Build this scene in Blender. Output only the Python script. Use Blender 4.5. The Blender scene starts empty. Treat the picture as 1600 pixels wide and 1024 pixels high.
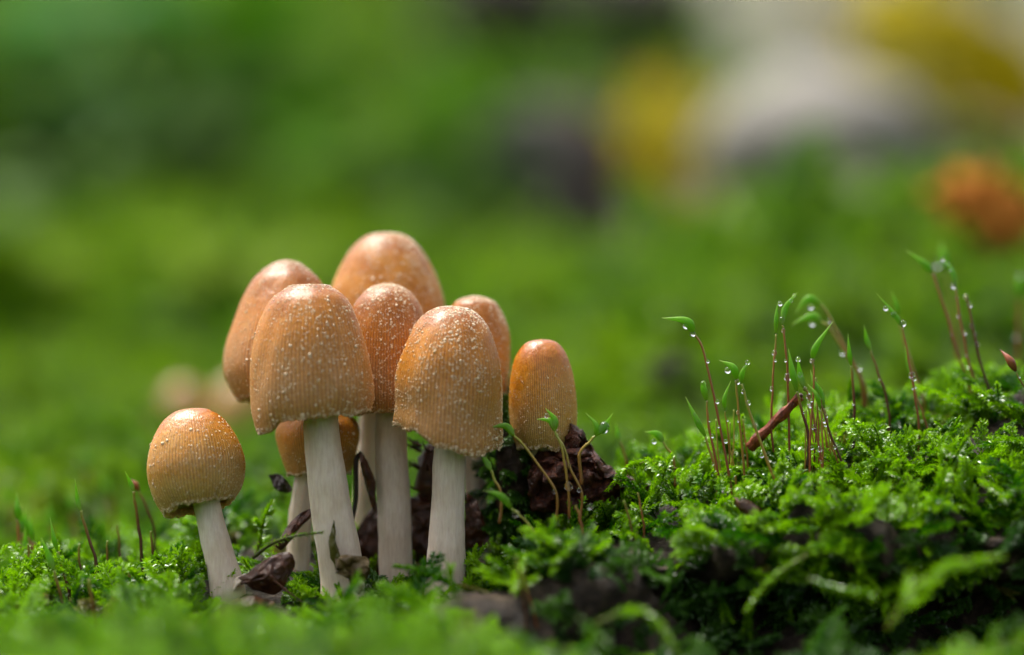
import bpy, bmesh, math, random
import numpy as np
from mathutils import Vector, Matrix

random.seed(7)
rng = np.random.default_rng(7)
C = bpy.context.scene.collection
scene = bpy.context.scene
# one unit is one centimetre
scene.unit_settings.system = 'METRIC'
scene.unit_settings.scale_length = 0.01

# ------------------------------------------------------------------ camera
DIST = 44.4
cam = bpy.data.cameras.new('camera')
cam.lens = 99.9
cam.sensor_width = 36
cam.clip_start = 1
cam.clip_end = 5000
cam.dof.use_dof = True
cam.dof.focus_distance = DIST - 0.45
cam.dof.aperture_fstop = 0.056
cam.dof.aperture_blades = 0
camo = bpy.data.objects.new('camera', cam)
C.objects.link(camo)
camo.location = (0, -DIST, 0)
camo.rotation_euler = (math.pi / 2, 0, 0)
scene.camera = camo

# ------------------------------------------------------------------ light
SUN_EL, SUN_AZ = math.radians(66), math.radians(-130)   # azimuth from -y (the camera) towards -x
world = bpy.data.worlds.new('World')
scene.world = world
world.use_nodes = True
wn = world.node_tree.nodes
wn.clear()
sky = wn.new('ShaderNodeTexSky')
sky.sky_type = 'NISHITA'
sky.sun_disc = False
sky.sun_elevation = SUN_EL
sky.air_density = 0.7
sky.dust_density = 7.0
sky.ozone_density = 0.2
bgn = wn.new('ShaderNodeBackground')
bgn.inputs['Strength'].default_value = 0.13
wo = wn.new('ShaderNodeOutputWorld')
hsv = wn.new('ShaderNodeHueSaturation')      # thin overcast: most of the blue is gone
hsv.inputs['Saturation'].default_value = 0.4
world.node_tree.links.new(sky.outputs[0], hsv.inputs['Color'])
world.node_tree.links.new(hsv.outputs[0], bgn.inputs['Color'])
world.node_tree.links.new(bgn.outputs[0], wo.inputs['Surface'])

# direction towards the sun
sd = Vector((math.sin(SUN_AZ) * math.cos(SUN_EL), -math.cos(SUN_AZ) * math.cos(SUN_EL), math.sin(SUN_EL)))
sky.sun_rotation = math.atan2(sd.x, sd.y)
sl = bpy.data.lights.new('sun', 'SUN')
sl.energy = 1.5
sl.angle = math.radians(16)
sl.color = (1.0, 0.95, 0.86)
so = bpy.data.objects.new('sun', sl)
C.objects.link(so)
so.rotation_euler = sd.to_track_quat('Z', 'Y').to_euler()

scene.view_settings.view_transform = 'Standard'
scene.view_settings.look = 'None'
scene.view_settings.gamma = 1
scene.view_settings.use_curve_mapping = False
scene.view_settings.exposure = 1.33
scene.render.engine = 'CYCLES'
cy = scene.cycles
cy.use_denoising = True
cy.max_bounces = 7
cy.diffuse_bounces = 3
cy.glossy_bounces = 3
cy.transmission_bounces = 6
cy.transparent_max_bounces = 6
cy.caustics_reflective = False
cy.caustics_refractive = True
cy.sample_clamp_indirect = 4.0
cy.sample_clamp_direct = 12.0


# ------------------------------------------------------------------ helpers
def at(px, py, y=0.0):
    """a pixel of the 1600 x 1024 photograph at depth y, as a point in the place"""
    s = 1 + y / DIST
    return Vector(((px - 800) / 100 * s, y, (512 - py) / 100 * s))


def tag(o, label=None, cat=None, group=None, kind=None):
    if label: o['label'] = label
    if cat: o['category'] = cat
    if group: o['group'] = group
    if kind: o['kind'] = kind
    return o


def link_mesh(name, me, mat=None, parent=None):
    o = bpy.data.objects.new(name, me)
    C.objects.link(o)
    if mat is not None and not me.materials:
        me.materials.append(mat)
    if parent is not None:
        o.parent = parent
        o.matrix_parent_inverse = Matrix.Identity(4)
    return o


def mesh_np(name, verts, faces, smooth=True):
    """faces: an (n, k) array, or a list of tuples"""
    me = bpy.data.meshes.new(name)
    verts = np.asarray(verts, dtype=np.float32)
    if isinstance(faces, np.ndarray):
        n, k = faces.shape
        me.vertices.add(len(verts))
        me.vertices.foreach_set('co', verts.ravel())
        me.loops.add(n * k)
        me.loops.foreach_set('vertex_index', faces.astype(np.int32).ravel())
        me.polygons.add(n)
        me.polygons.foreach_set('loop_start', np.arange(0, n * k, k, dtype=np.int32))
        me.update(calc_edges=True)
    else:
        me.from_pydata(verts.tolist(), [], [tuple(int(i) for i in f) for f in faces])
        me.update()
    me.polygons.foreach_set('use_smooth', np.full(len(me.polygons), smooth, dtype=bool))
    return me


def attr(me, name, vals):
    a = me.attributes.new(name, 'FLOAT', 'POINT')
    a.data.foreach_set('value', np.asarray(vals, dtype=np.float32))


def empty(name, loc):
    o = bpy.data.objects.new(name, None)
    o.empty_display_size = 0.2
    o.location = loc
    C.objects.link(o)
    return o


def nrm(a):
    return a / np.maximum(np.linalg.norm(a, axis=-1, keepdims=True), 1e-9)


def catmull(pts, n):
    """n points along a Catmull-Rom curve through pts"""
    p = np.array([list(q) for q in pts], dtype=float)
    p = np.vstack([2 * p[0] - p[1], p, 2 * p[-1] - p[-2]])
    t = np.linspace(0, len(p) - 3 - 1e-6, n)
    i = t.astype(int)
    f = (t - i)[:, None]
    a, b, c, d = p[i], p[i + 1], p[i + 2], p[i + 3]
    return 0.5 * ((2 * b) + (-a + c) * f + (2 * a - 5 * b + 4 * c - d) * f ** 2 + (-a + 3 * b - 3 * c + d) * f ** 3)


def tube(path, rad, seg=10, flat=1.0, squash=None, cap=True):
    """verts, faces, t of a tube; rad is a number or one per point"""
    path = np.asarray(path, float)
    n = len(path)
    rad = np.broadcast_to(np.asarray(rad, float), (n,))
    tan = nrm(np.gradient(path, axis=0))
    ref = np.array([0.0, -1.0, 0.0])
    side = np.cross(tan, ref)
    bad = np.linalg.norm(side, axis=1) < 1e-3
    side[bad] = np.cross(tan[bad], [1.0, 0, 0])
    side = nrm(side)
    up = np.cross(side, tan)
    ang = np.linspace(0, 2 * math.pi, seg, endpoint=False)
    v = path[:, None, :] + rad[:, None, None] * (np.cos(ang)[None, :, None] * side[:, None, :] + flat * np.sin(ang)[None, :, None] * up[:, None, :])
    v = v.reshape(-1, 3)
    f = []
    for i in range(n - 1):
        for j in range(seg):
            k = (j + 1) % seg
            f.append((i * seg + j, i * seg + k, (i + 1) * seg + k, (i + 1) * seg + j))
    if cap:
        f.append(tuple(range(seg))[::-1])
        f.append(tuple((n - 1) * seg + j for j in range(seg)))
    t = np.repeat(np.linspace(0, 1, n), seg)
    return v, f, t


def vnoise(p, seed=0):
    """smooth value noise in -1..1 for an (n,3) array"""
    p = np.asarray(p, float) + seed * 17.31
    i = np.floor(p).astype(np.int64)
    f = p - i
    f = f * f * (3 - 2 * f)
    out = 0
    for dx in (0, 1):
        for dy in (0, 1):
            for dz in (0, 1):
                h = (i[..., 0] + dx) * 374761393 + (i[..., 1] + dy) * 668265263 + (i[..., 2] + dz) * 2147483647 + seed * 974711
                h = (h ^ (h >> 13)) * 1274126177
                h = (h ^ (h >> 16)) & 0xFFFF
                w = np.abs(1 - dx - f[..., 0]) * np.abs(1 - dy - f[..., 1]) * np.abs(1 - dz - f[..., 2])
                out = out + w * (h / 32767.5 - 1)
    return out


def fbm(p, oct=3, seed=0):
    r, a, q = 0, 1.0, np.asarray(p, float)
    for k in range(oct):
        r = r + a * vnoise(q, seed + k)
        q = q * 2.03
        a *= 0.5
    return r


def icosphere(sub):
    bm = bmesh.new()
    bmesh.ops.create_icosphere(bm, subdivisions=sub, radius=1)
    v = np.array([list(x.co) for x in bm.verts])
    f = np.array([[q.index for q in x.verts] for x in bm.faces])
    bm.free()
    return v, f


ICO1, ICO1F = icosphere(1)
ICO2, ICO2F = icosphere(2)
ICO3, ICO3F = icosphere(3)
OCT = np.array([[1, 0, 0], [-1, 0, 0], [0, 1, 0], [0, -1, 0], [0, 0, 1], [0, 0, -1]], float)
OCTF = np.array([[0, 2, 4], [2, 1, 4], [1, 3, 4], [3, 0, 4], [2, 0, 5], [1, 2, 5], [3, 1, 5], [0, 3, 5]])


# ------------------------------------------------------------------ materials
class M:
    """small node builder"""
    def __init__(self, name):
        self.m = bpy.data.materials.new(name)
        self.m.use_nodes = True
        self.t = self.m.node_tree
        self.t.nodes.clear()
        self.out = self.t.nodes.new('ShaderNodeOutputMaterial')
        self.b = self.t.nodes.new('ShaderNodeBsdfPrincipled')
        self.t.links.new(self.b.outputs[0], self.out.inputs['Surface'])

    def n(self, kind, **kw):
        x = self.t.nodes.new(kind)
        for k, v in kw.items():
            setattr(x, k, v)
        return x

    def l(self, a, b):
        self.t.links.new(a, b)

    def set(self, **kw):
        for k, v in kw.items():
            self.b.inputs[k.replace('_', ' ')].default_value = v
        return self

    def coord(self, which='Object', scale=(1, 1, 1)):
        tc = self.n('ShaderNodeTexCoord')
        mp = self.n('ShaderNodeMapping')
        mp.inputs['Scale'].default_value = scale
        self.l(tc.outputs[which], mp.inputs[0])
        return mp.outputs[0]

    def noise(self, vec, scale, detail=3, rough=0.55):
        x = self.n('ShaderNodeTexNoise')
        x.inputs['Scale'].default_value = scale
        x.inputs['Detail'].default_value = detail
        x.inputs['Roughness'].default_value = rough
        if vec is not None: self.l(vec, x.inputs['Vector'])
        return x.outputs['Fac']

    def ramp(self, fac, stops):
        x = self.n('ShaderNodeValToRGB')
        e = x.color_ramp.elements
        while len(e) < len(stops): e.new(0.5)
        for k, (p, c) in enumerate(stops):
            e[k].position = p
            e[k].color = tuple(c) + (1,) if len(c) == 3 else c
        self.l(fac, x.inputs[0])
        return x.outputs[0]

    def mix(self, fac, a, b, blend='MIX'):
        x = self.n('ShaderNodeMix', data_type='RGBA', blend_type=blend)
        for s, v in ((x.inputs[0], fac), (x.inputs[6], a), (x.inputs[7], b)):
            if hasattr(v, 'is_linked'): self.l(v, s)
            elif isinstance(v, (int, float)): s.default_value = v
            else: s.default_value = tuple(v) + (1,)
        return x.outputs[2]

    def math(self, op, a, b=None):
        x = self.n('ShaderNodeMath', operation=op)
        for s, v in zip(x.inputs, (a, b)):
            if v is None: continue
            if hasattr(v, 'is_linked'): self.l(v, s)
            else: s.default_value = v
        return x.outputs[0]

    def attr(self, name):
        x = self.n('ShaderNodeAttribute', attribute_name=name)
        return x.outputs['Fac']

    def bump(self, height, strength=0.3, dist=0.02):
        x = self.n('ShaderNodeBump')
        x.inputs['Strength'].default_value = strength
        x.inputs['Distance'].default_value = dist
        self.l(height, x.inputs['Height'])
        self.l(x.outputs[0], self.b.inputs['Normal'])
        return x.outputs[0]

    def translucent(self, color, fac):
        t = self.n('ShaderNodeBsdfTranslucent')
        if hasattr(color, 'is_linked'): self.l(color, t.inputs['Color'])
        else: t.inputs['Color'].default_value = tuple(color) + (1,)
        mx = self.n('ShaderNodeMixShader')
        mx.inputs[0].default_value = fac
        self.l(self.b.outputs[0], mx.inputs[1])
        self.l(t.outputs[0], mx.inputs[2])
        self.l(mx.outputs[0], self.out.inputs['Surface'])


def mat_soil():
    k = M('wet_soil')
    v = k.coord()
    n1 = k.noise(v, 3.0, 6, 0.65)
    n2 = k.noise(v, 14.0, 5, 0.7)
    c = k.ramp(n1, [(0.3, (0.012, 0.008, 0.005)), (0.5, (0.05, 0.033, 0.02)), (0.72, (0.16, 0.115, 0.075))])
    c2 = k.ramp(n2, [(0.35, (0.35, 0.35, 0.35)), (0.65, (1.2, 1.15, 1.1))])
    c = k.mix(1.0, c, c2, 'MULTIPLY')
    # far slopes are grown over with green
    ge = k.n('ShaderNodeSeparateXYZ')
    tc = k.n('ShaderNodeTexCoord')
    k.l(tc.outputs['Object'], ge.inputs[0])
    far = k.n('ShaderNodeMapRange')
    k.l(ge.outputs['Y'], far.inputs[0])
    far.inputs[1].default_value = 7
    far.inputs[2].default_value = 16
    n3 = k.noise(k.coord(), 0.16, 4, 0.6)
    g = k.ramp(n3, [(0.36, (0.02, 0.035, 0.01)), (0.52, (0.05, 0.125, 0.008)), (0.68, (0.10, 0.2, 0.012))])
    n4 = k.noise(k.coord(), 0.12, 4, 0.6)
    lt = k.ramp(n4, [(0.36, (0.03, 0.027, 0.022)), (0.5, (0.07, 0.067, 0.032)), (0.64, (0.15, 0.138, 0.008))])
    g = k.mix(k.attr('litter'), g, lt)
    c = k.mix(far.outputs[0], c, g)
    k.l(c, k.b.inputs['Base Color'])
    k.set(Roughness=0.5)
    k.b.inputs['Specular IOR Level'].default_value = 0.35
    k.bump(n2, 0.9, 0.12)
    return k.m


def mat_moss(name, dark, midc, light, trans=0.35, rough=0.3, patch=0.8, pw=.55):
    k = M(name)
    oi = k.n('ShaderNodeObjectInfo')
    gp = k.n('ShaderNodeNewGeometry')
    big = k.noise(gp.outputs['Position'], patch, 3)
    a = k.attr('fresh')
    f = k.math('MULTIPLY', oi.outputs['Random'], 0.45 if pw < 1 else .2)
    if pw > 1: f = k.math('SUBTRACT', f, .18)
    f = k.math('ADD', f, k.math('MULTIPLY', big, pw))
    f = k.math('ADD', f, k.math('MULTIPLY', a, 0.38))
    c = k.ramp(f, [(0.22, dark), (0.52, midc), (0.92, light)])
    k.l(c, k.b.inputs['Base Color'])
    k.set(Roughness=rough)
    k.b.inputs['Specular IOR Level'].default_value = 0.48 if pw < 1 else 0.15
    tcol = k.mix(1.0, c, (1.5, 1.7, 0.6), 'MULTIPLY')
    k.translucent(tcol, trans)
    return k.m


def mat_cap(name, top, midc, low, groove=0.65, dew=0.0):
    k = M(name)
    t = k.attr('down')
    v = k.coord()
    n1 = k.noise(v, 2.2, 4, 0.6)
    tt = k.math('ADD', t, k.math('MULTIPLY', k.math('SUBTRACT', n1, 0.5), 0.6))
    c = k.ramp(tt, [(0.02, [x * 0.75 for x in top]), (0.2, top), (0.46, midc), (0.8, low), (0.97, [x * 0.92 for x in low])])
    r = k.attr('ridge')          # 0 in a groove, 1 on a rib
    dark = k.ramp(r, [(0.0, (groove, groove * 0.92, groove * 0.85)), (0.6, (1, 1, 1))])
    c = k.mix(1.0, c, dark, 'MULTIPLY')
    n2 = k.noise(v, 22.0, 4, 0.7)
    sp = k.ramp(n2, [(0.35, (0.82, 0.8, 0.78)), (0.62, (1.1, 1.1, 1.1))])
    c = k.mix(1.0, c, sp, 'MULTIPLY')
    k.l(c, k.b.inputs['Base Color'])
    rr = k.n('ShaderNodeMapRange')
    k.l(n1, rr.inputs[0])
    rr.inputs[1].default_value = 0.35
    rr.inputs[2].default_value = 0.7
    rr.inputs[3].default_value = 0.1 if dew else 0.14
    rr.inputs[4].default_value = 0.3 if dew else 0.36
    rg = k.math('ADD', rr.outputs[0], k.math('MULTIPLY', t, 0.2))
    k.l(rg, k.b.inputs['Roughness'])
    k.b.inputs['Specular IOR Level'].default_value = 0.5 if dew else 0.38
    k.b.inputs['Subsurface Weight'].default_value = 0.45
    k.b.inputs['Subsurface Radius'].default_value = (0.8, 0.45, 0.16)
    k.b.inputs['Subsurface Scale'].default_value = 0.16
    # wet, finely wrinkled skin towards the top
    v3 = k.coord('Object', (1, 1, .45))
    n5 = k.noise(v3, 7.0, 4, 0.6)
    hh = k.math('ADD', k.math('MULTIPLY', n2, .5), k.math('MULTIPLY', n5, 2.2 if dew else 1.6))
    k.bump(hh, 0.42, 0.03)
    return k.m


def mat_stem():
    k = M('mushroom_stem_flesh')
    v = k.coord('Object', (1, 1, 0.10))
    n = k.noise(v, 34, 5, 0.75)
    v2 = k.coord()
    n2 = k.noise(v2, 30, 3, 0.6)
    n3 = k.noise(v2, 1.6, 3)
    c = k.ramp(n, [(0.3, (0.70, 0.57, 0.46)), (0.5, (0.82, 0.70, 0.58)), (0.7, (0.9, 0.80, 0.69))])
    c = k.mix(1.0, c, k.ramp(n3, [(0.35, (0.84, 0.79, 0.72)), (0.65, (1, 1, 1))]), 'MULTIPLY')
    k.l(c, k.b.inputs['Base Color'])
    k.set(Roughness=0.5)
    k.b.inputs['Subsurface Weight'].default_value = 0.35
    k.b.inputs['Subsurface Radius'].default_value = (0.9, 0.6, 0.4)
    k.b.inputs['Subsurface Scale'].default_value = 0.12
    h = k.math('ADD', n, k.math('MULTIPLY', n2, 0.5))
    k.bump(n, 0.3, 0.02)
    return k.m


def mat_simple(name, stops, scale, rough=0.5, bump=0.3, dist=0.03, vec=(1, 1, 1), spec=0.5, trans=0, detail=5):
    k = M(name)
    v = k.coord('Object', vec)
    n = k.noise(v, scale, detail, 0.62)
    c = k.ramp(n, stops)
    k.l(c, k.b.inputs['Base Color'])
    k.set(Roughness=rough)
    k.b.inputs['Specular IOR Level'].default_value = spec
    if bump: k.bump(n, bump, dist)
    if trans: k.translucent(c, trans)
    return k.m


def mat_along(name, stops, rough=0.3, trans=0, nscale=18):
    """colour runs along the attribute 'along'"""
    k = M(name)
    a = k.attr('along')
    n = k.noise(k.coord(), nscale, 3)
    a = k.math('ADD', a, k.math('MULTIPLY', k.math('SUBTRACT', n, 0.5), 0.25))
    c = k.ramp(a, stops)
    k.l(c, k.b.inputs['Base Color'])
    k.set(Roughness=rough)
    if trans: k.translucent(c, trans)
    return k.m


def mat_water():
    k = M('water_drop')
    k.set(Base_Color=(1, 1, 1, 1), Roughness=0.0, IOR=1.33)
    k.b.inputs['Transmission Weight'].default_value = 1.0
    return k.m


SOIL = mat_soil()
MOSS = mat_moss('moss_leaf', (0.005, 0.03, 0.001), (0.024, 0.112, 0.001), (0.215, 0.40, 0.004), 0.3, 0.2)
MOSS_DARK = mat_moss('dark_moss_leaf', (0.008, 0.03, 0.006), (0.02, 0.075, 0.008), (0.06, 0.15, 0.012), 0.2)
MOSS_FAR = mat_moss('far_moss_leaf', (0.010, 0.035, 0.004), (0.055, 0.15, 0.010), (0.18, 0.29, 0.010), .35, .35, .075, 1.1)
MOSS_BROWN = mat_moss('faded_moss_leaf', (0.03, 0.03, 0.008), (0.09, 0.085, 0.015), (0.2, 0.2, 0.03), 0.3)
STEM = mat_stem()
FLECK = mat_simple('pale_cap_fleck', [(0.3, (0.56, 0.39, 0.2)), (0.7, (0.80, 0.67, 0.48))], 4, 0.4, 0, spec=0.6)
GILL = mat_simple('mushroom_gill', [(0.3, (0.36, 0.26, 0.13)), (0.7, (0.52, 0.4, 0.22))], 6, 0.6, 0.2)
WATER = mat_water()
DEADLEAF = mat_simple('dead_leaf', [(0.3, (0.014, 0.005, 0.002)), (0.5, (0.055, 0.017, 0.006)), (0.75, (0.15, 0.055, 0.018))], 5, 0.36, 0.9, 0.06, spec=0.45)
REDLEAF = mat_simple('red_brown_husk', [(0.3, (0.014, 0.004, 0.002)), (0.52, (0.065, 0.016, 0.006)), (0.75, (0.2, 0.06, 0.02))], 8, 0.45, 1.0, 0.12, spec=0.35)
TWIG = mat_simple('red_brown_bark', [(0.32, (0.05, 0.012, 0.006)), (0.52, (0.24, 0.045, 0.014)), (0.72, (0.42, 0.12, 0.04))], 11, 0.5, 1.0, 0.06, vec=(1, 1, 1))
DARKTWIG = mat_simple('black_twig', [(0.35, (0.008, 0.006, 0.006)), (0.7, (0.05, 0.03, 0.025))], 4, 0.3, 0.5)
PAPERY = mat_simple('papery_scrap', [(0.3, (0.04, 0.025, 0.01)), (0.5, (0.14, 0.09, 0.03)), (0.75, (0.32, 0.23, 0.10))], 5, 0.35, 0.8, 0.06, trans=0.2)
SETA = mat_along('red_brown_stalk', [(0.0, (0.09, 0.025, 0.012)), (0.45, (0.23, 0.075, 0.025)), (0.85, (0.33, 0.16, 0.04)), (1.0, (0.22, 0.24, 0.03))], 0.22)
SETA_DARK = mat_along('dark_stalk', [(0.0, (0.03, 0.012, 0.01)), (0.55, (0.09, 0.03, 0.012)), (0.85, (0.2, 0.12, 0.02)), (1.0, (0.2, 0.26, 0.03))], 0.25)
SETA_OLIVE = mat_along('olive_stalk', [(0.0, (0.16, 0.06, 0.015)), (0.5, (0.3, 0.19, 0.03)), (1.0, (0.26, 0.32, 0.04))], 0.22)
HOOD = mat_along('green_hood', [(0.0, (0.25, 0.42, 0.03)), (0.4, (0.2, 0.46, 0.03)), (0.8, (0.3, 0.56, 0.06)), (1.0, (0.5, 0.62, 0.2))], 0.12, 0.6)
BROWNCAP = mat_along('brown_capsule', [(0.0, (0.12, 0.03, 0.015)), (0.5, (0.32, 0.1, 0.04)), (0.9, (0.22, 0.06, 0.03)), (1.0, (0.05, 0.02, 0.015))], 0.25)

# ------------------------------------------------------------------ ground
def interp(u, xs, zs):
    return np.interp(u, xs, zs)


TIP = 0.42      # how far moss stands above the soil


def profile(u):
    """control points (y, z) of the ground's cross-section at each u, from front to far back"""
    R = interp(u, [-16, -9, -6.5, -4.5, -3.4, -2.4, -1.6, -0.8, 0, 1, 2, 3, 4, 5, 6, 7, 8, 10, 16],
               [-3.95, -3.95, -3.85, -3.25, -3.2, -3.7, -3.9, -3.7, -3.35, -2.9, -2.4, -2.15, -1.85, -1.55, -1.3, -1.1, -.75, -.3, .5]) - TIP
    F = interp(u, [-16, -4, -3.2, -2.6, -2.1, -1.5, -.8, 0, 1, 2, 3, 4, 6, 8, 12, 16],
               [-4.3, -4.1, -3.98, -4.0, -4.25, -3.88, -3.65, -3.65, -3.35, -3.1, -2.95, -2.85, -2.8, -2.6, -2.2, -1.8]) - TIP
    c = np.clip((u - 1.0) / 2.5, 0, 1)
    c = c * c * (3 - 2 * c)
    bump = .6 * np.exp(-((u - 7.4) / 1.8) ** 2)          # the near hump at lower right
    lo = interp(u, [-16, -1, 1, 3, 16], [-4.8, -4.85, -5.0, -5.2, -5.1])
    s = 1 / (1 + np.exp(-(u - 1.5) / 1.3))           # 0 on the left, 1 on the right
    L = lambda a, b: a + (b - a) * s
    one = np.ones_like(u)
    Y = [-60 * one, -14 * one, -9 * one, -5.6 * one, -3.4 * one, -2.7 + 1.6 * c, -2.1 + 0.5 * c, -2.05 * one + .05 * c, 0.2 * one, 2.6 * one,
         6 * one, 13 * one, 25 * one, 45 * one, 90 * one, 160 * one, 250 * one, 400 * one, 700 * one, 1400 * one]
    V = lambda y, a, b: L((512 - a) / 100, (512 - b) / 100) * (1 + y / DIST)      # height from how high the slope stands in view
    left = 1 / (1 + np.exp((u - .2) / .5))
    Z = [lo * 0 - 7, lo - .15, lo + .02 + .35 * bump + .60 * left, lo + .9 * bump + .30 * left, lo - .15 * c + .3 * bump, F - .08 - (1.15 * c), F - .04 - .45 * c, F - .12 * (1 - c), F + .58 * (R - F) + .05, R,
         R - L(.25, 1.3), L(-3.85, -2.9), V(25, 745, 455), V(45, 690, 440), V(90, 540, 345), V(160, 330, 180), V(250, 130, 20), V(400, -60, -100), V(700, -250, -280), V(1400, -450, -480)]
    return np.stack(Y, 0), np.stack(Z, 0)


US = np.concatenate([np.linspace(-16, -9, 50, endpoint=False), np.linspace(-9, 9.5, 300), np.linspace(9.5, 16, 51)[1:]])
Yc, Zc = profile(US)
NSEG = [6, 8, 14, 16, 16, 14, 12, 26, 26, 20, 12, 10, 8, 8, 8, 8, 8, 6, 5]


def cat1(a, k, f):
    n = len(a)
    p0, p1, p2, p3 = a[max(k - 1, 0)], a[k], a[k + 1], a[min(k + 2, n - 1)]
    return 0.5 * (2 * p1 + (-p0 + p2) * f + (2 * p0 - 5 * p1 + 4 * p2 - p3) * f ** 2 + (-p0 + 3 * p1 - 3 * p2 + p3) * f ** 3)


rows_y, rows_z, rows_k = [], [], []
for k, m in enumerate(NSEG):
    for q in range(m):
        f = q / m
        # far segments are unevenly long: plain linear there keeps the sheet from overshooting
        if k in (0, 1) or k >= 12:
            rows_y.append(Yc[k] * (1 - f) + Yc[k + 1] * f)
            g = f
            rows_z.append(Zc[k] * (1 - g) + Zc[k + 1] * g)
        else:
            rows_y.append(cat1(Yc, k, f))
            rows_z.append(cat1(Zc, k, f))
        rows_k.append(k + f)
rows_y.append(Yc[-1]); rows_z.append(Zc[-1]); rows_k.append(len(NSEG))
GY, GZ, GK = np.array(rows_y), np.array(rows_z), np.repeat(np.array(rows_k)[:, None], len(US), 1)
GX = US[None, :] * (1 + np.maximum(0, GY - 8) / 20)
G = np.stack([GX, GY, GZ], -1)
near = np.clip(1 - (GY - 6) / 8, 0, 1) * np.clip((GY + 20) / 6, 0, 1)
Gn = np.cross(np.gradient(G, axis=1), np.gradient(G, axis=0))
Gn = nrm(Gn)
Gn[Gn[..., 2] < -0.6] *= 1
rough = fbm(G * 0.9, 4, 3) * 0.2 + fbm(G * 4.0, 3, 9) * 0.045
soil_amt = np.clip((GX - .3) / 1.5, 0, 1) * ((GK > 3.2) & (GK < 7.2))
rough = rough * (1 + 0.9 * soil_amt)
G = G + Gn * (rough * near)[..., None]
farw = np.clip((GY - 14) / 20, 0, 1)
G[..., 2] += farw * fbm(np.stack([GX, GY, 0 * GX], -1) * 0.05, 3, 21) * (1.2 + GY * .02)
Gn = nrm(np.cross(np.gradient(G, axis=1), np.gradient(G, axis=0)))
nr, nc = GY.shape
idx = np.arange(nr * nc).reshape(nr, nc)
faces = np.stack([idx[:-1, :-1], idx[:-1, 1:], idx[1:, 1:], idx[1:, :-1]], -1).reshape(-1, 4)
gm = mesh_np('ground', G.reshape(-1, 3), faces)
PXg = 800 + 100 * G[..., 0] / (1 + G[..., 1] / DIST)
PYg = 512 - 100 * G[..., 2] / (1 + G[..., 1] / DIST)
litter = 1 / (1 + np.exp(-(GX / (1 + GY / DIST) - .3) / .7)) * np.clip((GY - 55) / 35, 0, 1)
attr(gm, 'litter', litter.ravel())
ground = link_mesh('ground', gm, SOIL)
tag(ground, kind='structure')


def hit(px, py):
    """depth y at which the slope behind is met at a pixel"""
    m = (np.abs(PXg - px) < 25) & (np.abs(PYg - py) < 22) & (GY > 10)
    return float(G[..., 1][m].min()) if m.any() else 90.0


def soil_z(x, y):
    """height of the top of the soil at x, y (near zone)"""
    m = (np.abs(G[..., 0] - x) < 0.2) & (np.abs(G[..., 1] - y) < 0.25)
    return float(G[..., 2][m].max()) if m.any() else -4.5


# ------------------------------------------------------------------ moss fronds
LT = np.array([[0, 0, 0], [.26, -.5, .16], [.26, 0, 0], [.26, .5, .16], [.62, -.36, .12], [.62, 0, 0], [.62, .36, .12], [1, 0, -.12]])
LF = [(0, 2, 1), (0, 3, 2), (1, 2, 5, 4), (2, 3, 6, 5), (4, 5, 7), (5, 6, 7)]


class Frond:
    def __init__(self):
        self.v, self.f, self.a, self.n = [], [], [], 0

    def leaf(self, p, d, nn, L, W, fresh, curl=0.0):
        d = d / np.linalg.norm(d)
        s = np.cross(nn, d)
        s /= max(np.linalg.norm(s), 1e-6)
        nn = np.cross(d, s)
        u = LT[:, 0:1]
        q = p + d * (LT[:, 0:1] * L) + s * (LT[:, 1:2] * W) + nn * (LT[:, 2:3] * W - curl * L * u ** 2)
        self.v.append(q)
        self.f += [tuple(i + self.n for i in t) for t in LF]
        self.a.append(np.clip(fresh + 0.25 * (LT[:, 0] - .5), 0, 1))
        self.n += 8

    def stem(self, path, r):
        v, f, t = tube(path, np.linspace(r, r * .5, len(path)), 4)
        self.v.append(v)
        self.f += [tuple(i + self.n for i in q) for q in f]
        self.a.append(np.full(len(v), 0.1))
        self.n += len(v)

    def shoot(self, path, nleaf, L, W, spread=0.8, flat=0.5, fresh0=0.2, fresh1=0.8, r=random):
        path = np.asarray(path)
        tan = nrm(np.gradient(path, axis=0))
        n = len(path)
        for i in range(nleaf):
            t = (i + .5) / nleaf
            x = t * (n - 1)
            k = min(int(x), n - 2)
            fr = x - k
            p = path[k] * (1 - fr) + path[k + 1] * fr
            tg = tan[k]
            up = np.array([0, 0, 1.0]) - tg * tg[2]
            up /= max(np.linalg.norm(up), 1e-6)
            sd = np.cross(tg, up)
            a = i * 2.39996 + r.uniform(-.4, .4)
            rad = sd * math.cos(a) + up * math.sin(a) * flat
            rad /= np.linalg.norm(rad)
            an = spread * r.uniform(.75, 1.25) * (1 - .45 * t ** 3)
            d = tg * math.cos(an) + rad * math.sin(an)
            nn = tg * math.sin(an) - rad * math.cos(an)
            if nn @ up < -0.5: nn = -nn
            sc = r.uniform(.8, 1.2) * (1 - .4 * t ** 4) * min(1, .6 + 2 * t)
            self.leaf(p, d, nn, L * sc, W * sc, fresh0 + (fresh1 - fresh0) * t + r.uniform(-.12, .12), r.uniform(-.1, .35))

    def mesh(self, name):
        me = mesh_np(name, np.vstack(self.v), self.f)
        attr(me, 'fresh', np.concatenate(self.a))
        return me


def arc(p, d, L, n, bend, r=random):
    """a path from p along d bending towards bend"""
    pts, q, d = [np.array(p, float)], np.array(p, float), np.array(d, float)
    for i in range(n - 1):
        d = d + np.array(bend) / n + np.array([r.uniform(-.05, .05) for _ in range(3)])
        d /= np.linalg.norm(d)
        q = q + d * L / (n - 1)
        pts.append(q.copy())
    return np.array(pts)


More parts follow.
